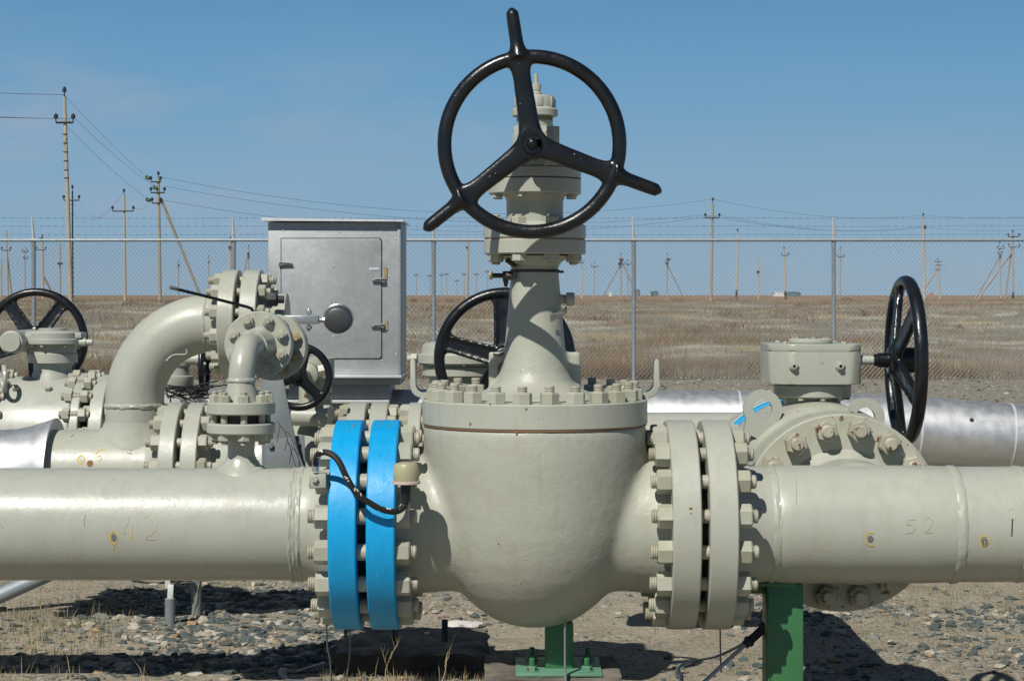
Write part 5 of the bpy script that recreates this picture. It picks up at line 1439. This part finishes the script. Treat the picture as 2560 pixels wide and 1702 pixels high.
pole('thin faint pole standing above the swan neck bend', (522, 645), (521, 746), 7.5, 2.8, 'weathered_pole', boxes=((522, 655, 4, 4),))
pole('pale pole with dark collar just left of the second fence post', (576, 600), (574, 750), 8.0, 4.6, 'pale_pole', boxes=((575, 619, 7, 7),))
pole('weathered pole with short brace between second fence post and cabinet', (622, 620), (621, 748), 7.5, 3.6, 'weathered_pole', braces=(((620, 634), (597, 748)),), boxes=((621, 634, 6, 5), (622, 643, 4, 4)))
pole('pale bare pole left of the big valve, beyond the third fence post', (1171, 604), (1168, 750), 8.0, 6.0, 'pale_pole', boxes=((1167, 619, 4, 6),))
pole('tallest pole right of the black three handled wheel, with crossarm above the fence', (1782, 508), (1777, 758), 8.5, 7.0, 'concrete_pole', arms=((545, 1763, 1798),))
pole('thin pole with tarred foot right of the tallest right hand pole', (1844, 582), (1841, 757), 8.0, 4.6, 'pale_pole', dark=0.2)
pole('short pale pole with a dark box above the right gearbox', (1896, 652), (1896, 749), 6.5, 4.4, 'pale_pole', boxes=((1895, 680, 7, 6),), pins=False)
pole('pole with small crossarm and tarred foot left of the fourth fence post', (1960, 624), (1964, 754), 7.5, 5.0, 'pale_pole', arms=((639, 1954, 1971),), dark=0.2)
pole('weathered pole with crossarm just right of the last fence post in view', (2101, 624), (2100, 749), 7.5, 4.0, 'weathered_pole', arms=((642, 2093, 2110),))
pole('tall pale pole behind the edge on handwheel', (2308, 544), (2311, 751), 9.0, 6.5, 'pale_pole', boxes=((2312, 568, 5, 9),))
pole('pale pole with three crossarms and a thin side brace right of the edge on handwheel', (2345, 652), (2350, 753), 7.0, 5.0, 'pale_pole', arms=((654, 2337, 2353), (663, 2338, 2353), (674, 2338, 2352)), braces=(((2342, 676), (2314, 716)),), ins=False)
pole('dark topped pole with one long left brace near the right edge', (2499, 610), (2502, 753), 7.5, 4.4, 'weathered_pole', arms=((622, 2494, 2508), (636, 2495, 2504)), braces=(((2498, 644), (2435, 753)),), boxes=((2500, 640, 5, 9),))
pole('dark pole with two pale braces nearest the right edge', (2532, 585), (2533, 754), 8.0, 5.6, 'weathered_pole', arms=((592, 2520, 2547), (618, 2522, 2548)), braces=(((2530, 630), (2440, 755)), ((2530, 614), (2512, 755))), dark=0.15)
pole('three legged pole with dark head left of the fourth fence post beyond the valve', (1552, 640), (1552, 750), 7.0, 4.2, 'weathered_pole', braces=(((1550, 664), (1501, 752)), ((1555, 656), (1600, 752))), boxes=((1553, 650, 10, 8), (1550, 660, 9, 7)))
pole('two legged pole with dark head right of the bonnet', (1668, 640), (1667, 751), 7.0, 3.8, 'weathered_pole', braces=(((1669, 664), (1714, 754)),), boxes=((1671, 649, 9, 6), (1667, 658, 8, 6)))
pole('pale pole showing just beside the big valve bonnet', (1454, 651), (1454, 748), 7.0, 4.6, 'pale_pole', arms=((657, 1444, 1460),))
pole('faint slim pole with tiny crossarm between the bonnet and the three legged pole', (1486, 661), (1485, 748), 7.0, 2.8, 'weathered_pole', arms=((667, 1479, 1494),))
pole('faint slim pole partly behind the right leg of the three legged pole', (1569, 656), (1570, 750), 7.0, 3.0, 'weathered_pole', arms=((661, 1563, 1577),))
for px, yt in ((1012, 692), (1041, 686), (1074, 688), (1104, 686), (1117, 684), (1142, 700), (1160, 684), (1191, 684), (1218, 678)):
    pole('tiny faint pole in the far row between the cabinet and the big valve', (px, yt), (px, 742), 7.0, 2.0, 'weathered_pole', arms=((yt+2, px-5, px+5),), group='tiny far poles on the horizon')

# ---- overhead wires
def wire(label, a, b, sag, Ya, Yb, r=0.011):
    A, B = P(a[0], a[1], Ya), P(b[0], b[1], Yb)
    n = 28; pts = []
    for i in range(n+1):
        t = i/n; q = A.lerp(B, t); q.z -= 4*sag*t*(1-t)*((Ya+Yb)/2)/F
        pts.append(q)
    o = MB().tube(pts, r, 4).build('overhead_wire', 'wire_metal', None)
    tag(o, label, 'wire', 'overhead power lines'); recenter(o)
Yp1 = F*9.5/(757-243); Yp3 = F*9.0/(757-445); Yr1 = F*8.5/(758-508); Yr6 = F*9/(751-544); Yp2 = F*8.5/(757-487)
wire('upper wire from the tip of the tallest pole out of view to the left', (160, 237), (-420, 205), 6, Yp1, Yp1*0.9)
wire('left hand wire from the tallest pole crossarm out of view to the left', (141, 297), (-420, 262), 6, Yp1, Yp1*0.9)
wire('right hand wire from the tallest pole crossarm out of view to the left', (184, 297), (-420, 270), 6, Yp1, Yp1*0.9)
wire('steepest wire from the tip of the tallest pole to the top green insulator', (163, 240), (364, 440), 6, Yp1, Yp3)
wire('middle wire from the tallest pole crossarm down to the middle green insulator', (188, 297), (384, 464), 8, Yp1, Yp3)
wire('lowest wire from below the tallest pole crossarm to the lowest green insulator', (168, 317), (366, 495), 7, Yp1, Yp3)
wire('highest long wire from the braced pole passing behind the big valve', (402, 443), (1782, 498), 60, Yp3, Yr1)
wire('middle long wire from the braced pole passing behind the big valve', (412, 466), (1763, 538), 48, Yp3, Yr1)
wire('lowest long wire from the braced pole passing behind the big valve', (404, 500), (1798, 538), 58, Yp3, Yr1)
wire('highest wire from the tallest right hand pole to the pole behind the edge on handwheel', (1782, 498), (2308, 538), 22, Yr1, Yr6)
wire('left crossarm wire from the tallest right hand pole towards the edge on handwheel', (1763, 538), (2306, 566), 22, Yr1, Yr6)
wire('right crossarm wire from the tallest right hand pole towards the edge on handwheel', (1798, 538), (2313, 568), 22, Yr1, Yr6)
wire('upper wire leaving the pole behind the edge on handwheel to the right', (2308, 538), (2860, 500), 22, Yr6, Yr6*0.9)
wire('lower wire leaving the pole behind the edge on handwheel to the right', (2313, 568), (2860, 525), 26, Yr6, Yr6*0.9)
wire('slack wire from the pale crossarm pole to the dark slim pole', (282, 520), (196, 500), 34, Yp2, Yp2*1.05, 0.008)
wire('slack wire from the pale crossarm pole up to the braced pole', (334, 520), (378, 505), 8, Yp2, Yp3, 0.008)
wire('slack wire from the tip of the pale crossarm pole dropping left behind the fence', (308, 482), (198, 555), 20, Yp2, Yp2*1.1, 0.008)

# ---- things on the horizon
YH = 900.0
def far_box(name, label, cat, px0, px1, py, mat, depth=12):
    a, b = P(px0, py, YH), P(px1, py, YH)
    z0 = 0.3
    th = thing(name, label, cat, ((a.x+b.x)/2, YH, z0))
    MB().box(((a.x+b.x)/2, YH+depth/2, (a.z+z0)/2), (b.x-a.x, depth, a.z-z0), I4, 0.1).build('wall', mat, th)
    MB().prism([(a.x-0.2, a.z), (b.x+0.2, a.z), ((a.x+b.x)/2, a.z+0.35)], -depth-0.2, 0.2, Matrix(((1, 0, 0, 0), (0, 0, -1, YH), (0, 1, 0, 0), (0, 0, 0, 1)))).build('roof', mat, th)
far_box('site_building', 'long low white building on the horizon above the right gearbox', 'building', 1936, 1962, 731, 'white_wall')
far_box('site_building', 'pale teal shed joined to the right of the white horizon building', 'building', 1966, 2002, 731, 'teal_wall')
far_box('site_building', 'dark teal cabin on the horizon by the three legged pole', 'building', 1591, 1600, 725, 'teal_wall')
far_box('site_building', 'dark low shed on the horizon left of the two legged pole', 'building', 1632, 1646, 729, 'teal_wall')
far_box('site_building', 'tiny white cabin on the horizon beside the three legged pole left foot', 'building', 1523, 1530, 730, 'white_wall')
tq = P(2327, 740, YH)
tk = thing('storage_tank', 'orange round tank on the horizon right of the edge on handwheel', 'tank', (tq.x, YH, 0.3))
MB().lathe([(0.85, 0.3), (0.85, 1.9), (0.6, 2.15), (0.0, 2.25)], Matrix.Translation((tq.x, YH, 0)), 28).build('shell', 'orange_tank', tk)
# low bushes on the steppe
def bush(px, py, w, label):
    Y = 62.0
    for _ in range(6): 
        q = P(px, py, Y); z = ground_z(q.x, Y); Y += (0.0 if abs(z-q.z) < 0.02 else (z-q.z)*-6.0)
        Y = max(30, min(160, Y))
    u = Y/F; c = P(px, py, Y); c.z = ground_z(c.x, Y)
    V_, F_ = [], []; n = 0
    R = w*u/2
    for _ in range(900):
        a = random.uniform(0, 2*PI); e = random.uniform(0, PI/2); rr_ = R*random.random()**0.4*(0.75+0.4*noise.noise(Vector((math.cos(a)*2, math.sin(a)*2, e*2+px))))
        q = c+Vector((rr_*math.cos(a)*math.cos(e), rr_*math.sin(a)*math.cos(e), rr_*math.sin(e)*0.85))
        d = Vector((random.gauss(0, 1), random.gauss(0, 1), random.gauss(0.4, 1))).normalized()*R*0.16
        w_ = Vector((random.gauss(0, 1), random.gauss(0, 1), random.gauss(0, 1))).normalized()*R*0.03
        V_ += [tuple(q-w_), tuple(q+w_), tuple(q+d)]; F_.append((n, n+1, n+2)); n += 3
    me = bpy.data.meshes.new('dry_bush'); me.from_pydata(V_, [], F_); me.materials.append(MATS['dry_grass_rust'])
    o = bpy.data.objects.new('dry_bush', me); COL.objects.link(o); tag(o, label, 'bush', 'dry bushes on the steppe'); recenter(o)
bush(2158, 768, 44, 'rusty round dry bush just left of the edge on handwheel')
bush(1800, 775, 30, 'low rusty dry bush below the tallest right hand pole')
bush(2400, 822, 36, 'loose dry bush right of the edge on handwheel below the poles')
bush(1990, 780, 24, 'small dry bush above the right gearbox lid')

# =================================================================== 14 SKY, SUN, CAMERA
L = Vector((-0.31, -0.605, 0.734)).normalized()     # towards the sun
elev = math.asin(L.z); rot = math.atan2(L.x, L.y)
w = bpy.data.worlds.new('World'); SC.world = w; w.use_nodes = True
nt = w.node_tree; bg = nt.nodes['Background']
sky = nt.nodes.new('ShaderNodeTexSky'); sky.sky_type = 'NISHITA'; sky.sun_disc = False
sky.sun_elevation = elev; sky.sun_rotation = rot; sky.altitude = 100; sky.air_density = 1.0; sky.dust_density = 0.1; sky.ozone_density = 2.0
tc = nt.nodes.new('ShaderNodeTexCoord')
sx = nt.nodes.new('ShaderNodeSeparateXYZ'); nt.links.new(tc.outputs['Generated'], sx.inputs[0])
STR = 0.04
k_ = 1.0/STR
# clear spring sky: measured colours of the lowest ten degrees, blending into the sky model above
low = ramp(nt, sx.outputs['Z'], [(0.0, (0.278*k_/10, 0.41*k_/10, 0.535*k_/10)), (0.06, (0.225*k_/10, 0.388*k_/10, 0.545*k_/10)), (0.10, (0.162*k_/10, 0.348*k_/10, 0.54*k_/10)), (0.15, (0.112*k_/10, 0.292*k_/10, 0.50*k_/10)), (0.28, (0.04*k_/10, 0.12*k_/10, 0.27*k_/10))])
sc10 = nt.nodes.new('ShaderNodeVectorMath'); sc10.operation = 'SCALE'; sc10.inputs['Scale'].default_value = 10.0
nt.links.new(low, sc10.inputs[0])
fac = ramp(nt, sx.outputs['Z'], [(0.12, 1.0), (0.45, 0.0)])
mxs = mixc(nt, fac, sky.outputs['Color'], sc10.outputs[0])
# thin high haze streaks low on the left
mpn = nt.nodes.new('ShaderNodeMapping'); nt.links.new(tc.outputs['Generated'], mpn.inputs['Vector']); mpn.inputs['Scale'].default_value = (1.0, 1.0, 3.4)
mpn.inputs['Rotation'].default_value = (0, 0.10, 0)
c1 = nz(nt, mpn.outputs[0], 13.0, 4, 0.5)
cl_ = ramp(nt, c1, [(0.42, 0.0), (0.68, 0.62)])
band = ramp(nt, sx.outputs['Z'], [(0.0, 0.3), (0.045, 0.8), (0.10, 0.8), (0.122, 0.1), (0.2, 0.35)])
lf = ramp(nt, sx.outputs['X'], [(0.40, 1.0), (0.55, 0.15)])
# generated coords of the world are the direction itself: remap x from [-0.3, 0.3]
mrx = N(nt, 'ShaderNodeMapRange'); nt.links.new(sx.outputs['X'], mrx.inputs[0]); mrx.inputs[1].default_value = -0.22; mrx.inputs[2].default_value = 0.06; mrx.inputs[3].default_value = 1.0; mrx.inputs[4].default_value = 0.12
mm = N(nt, 'ShaderNodeMath', operation='MULTIPLY'); nt.links.new(cl_, mm.inputs[0]); nt.links.new(band, mm.inputs[1])
mm2 = N(nt, 'ShaderNodeMath', operation='MULTIPLY'); nt.links.new(mm.outputs[0], mm2.inputs[0]); nt.links.new(mrx.outputs[0], mm2.inputs[1])
fin = mixc(nt, mm2.outputs[0], mxs, (0.335*k_, 0.40*k_, 0.51*k_))
nt.links.new(fin, bg.inputs['Color']); bg.inputs['Strength'].default_value = STR
sl = bpy.data.lights.new('sun', 'SUN'); sl.energy = 4.75; sl.angle = math.radians(0.53); sl.color = (1.0, 0.965, 0.885)
so = bpy.data.objects.new('sun', sl); COL.objects.link(so); so.location = L*50
so.rotation_euler = L.to_track_quat('Z', 'Y').to_euler()
cam = bpy.data.cameras.new('camera'); co_ = bpy.data.objects.new('camera', cam); COL.objects.link(co_)
cam.sensor_width = 36.0; cam.lens = 36.0*F/2560; cam.shift_y = -(851-HY)/2560
cam.clip_start = 0.1; cam.clip_end = 20000
co_.location = (0, 0, CZ); co_.rotation_euler = (math.radians(90), 0, 0)
SC.camera = co_
SC.view_settings.view_transform = 'Standard'; SC.view_settings.look = 'None'
SC.view_settings.exposure = 0.0; SC.view_settings.gamma = 1.0
SC.cycles.max_bounces = 6
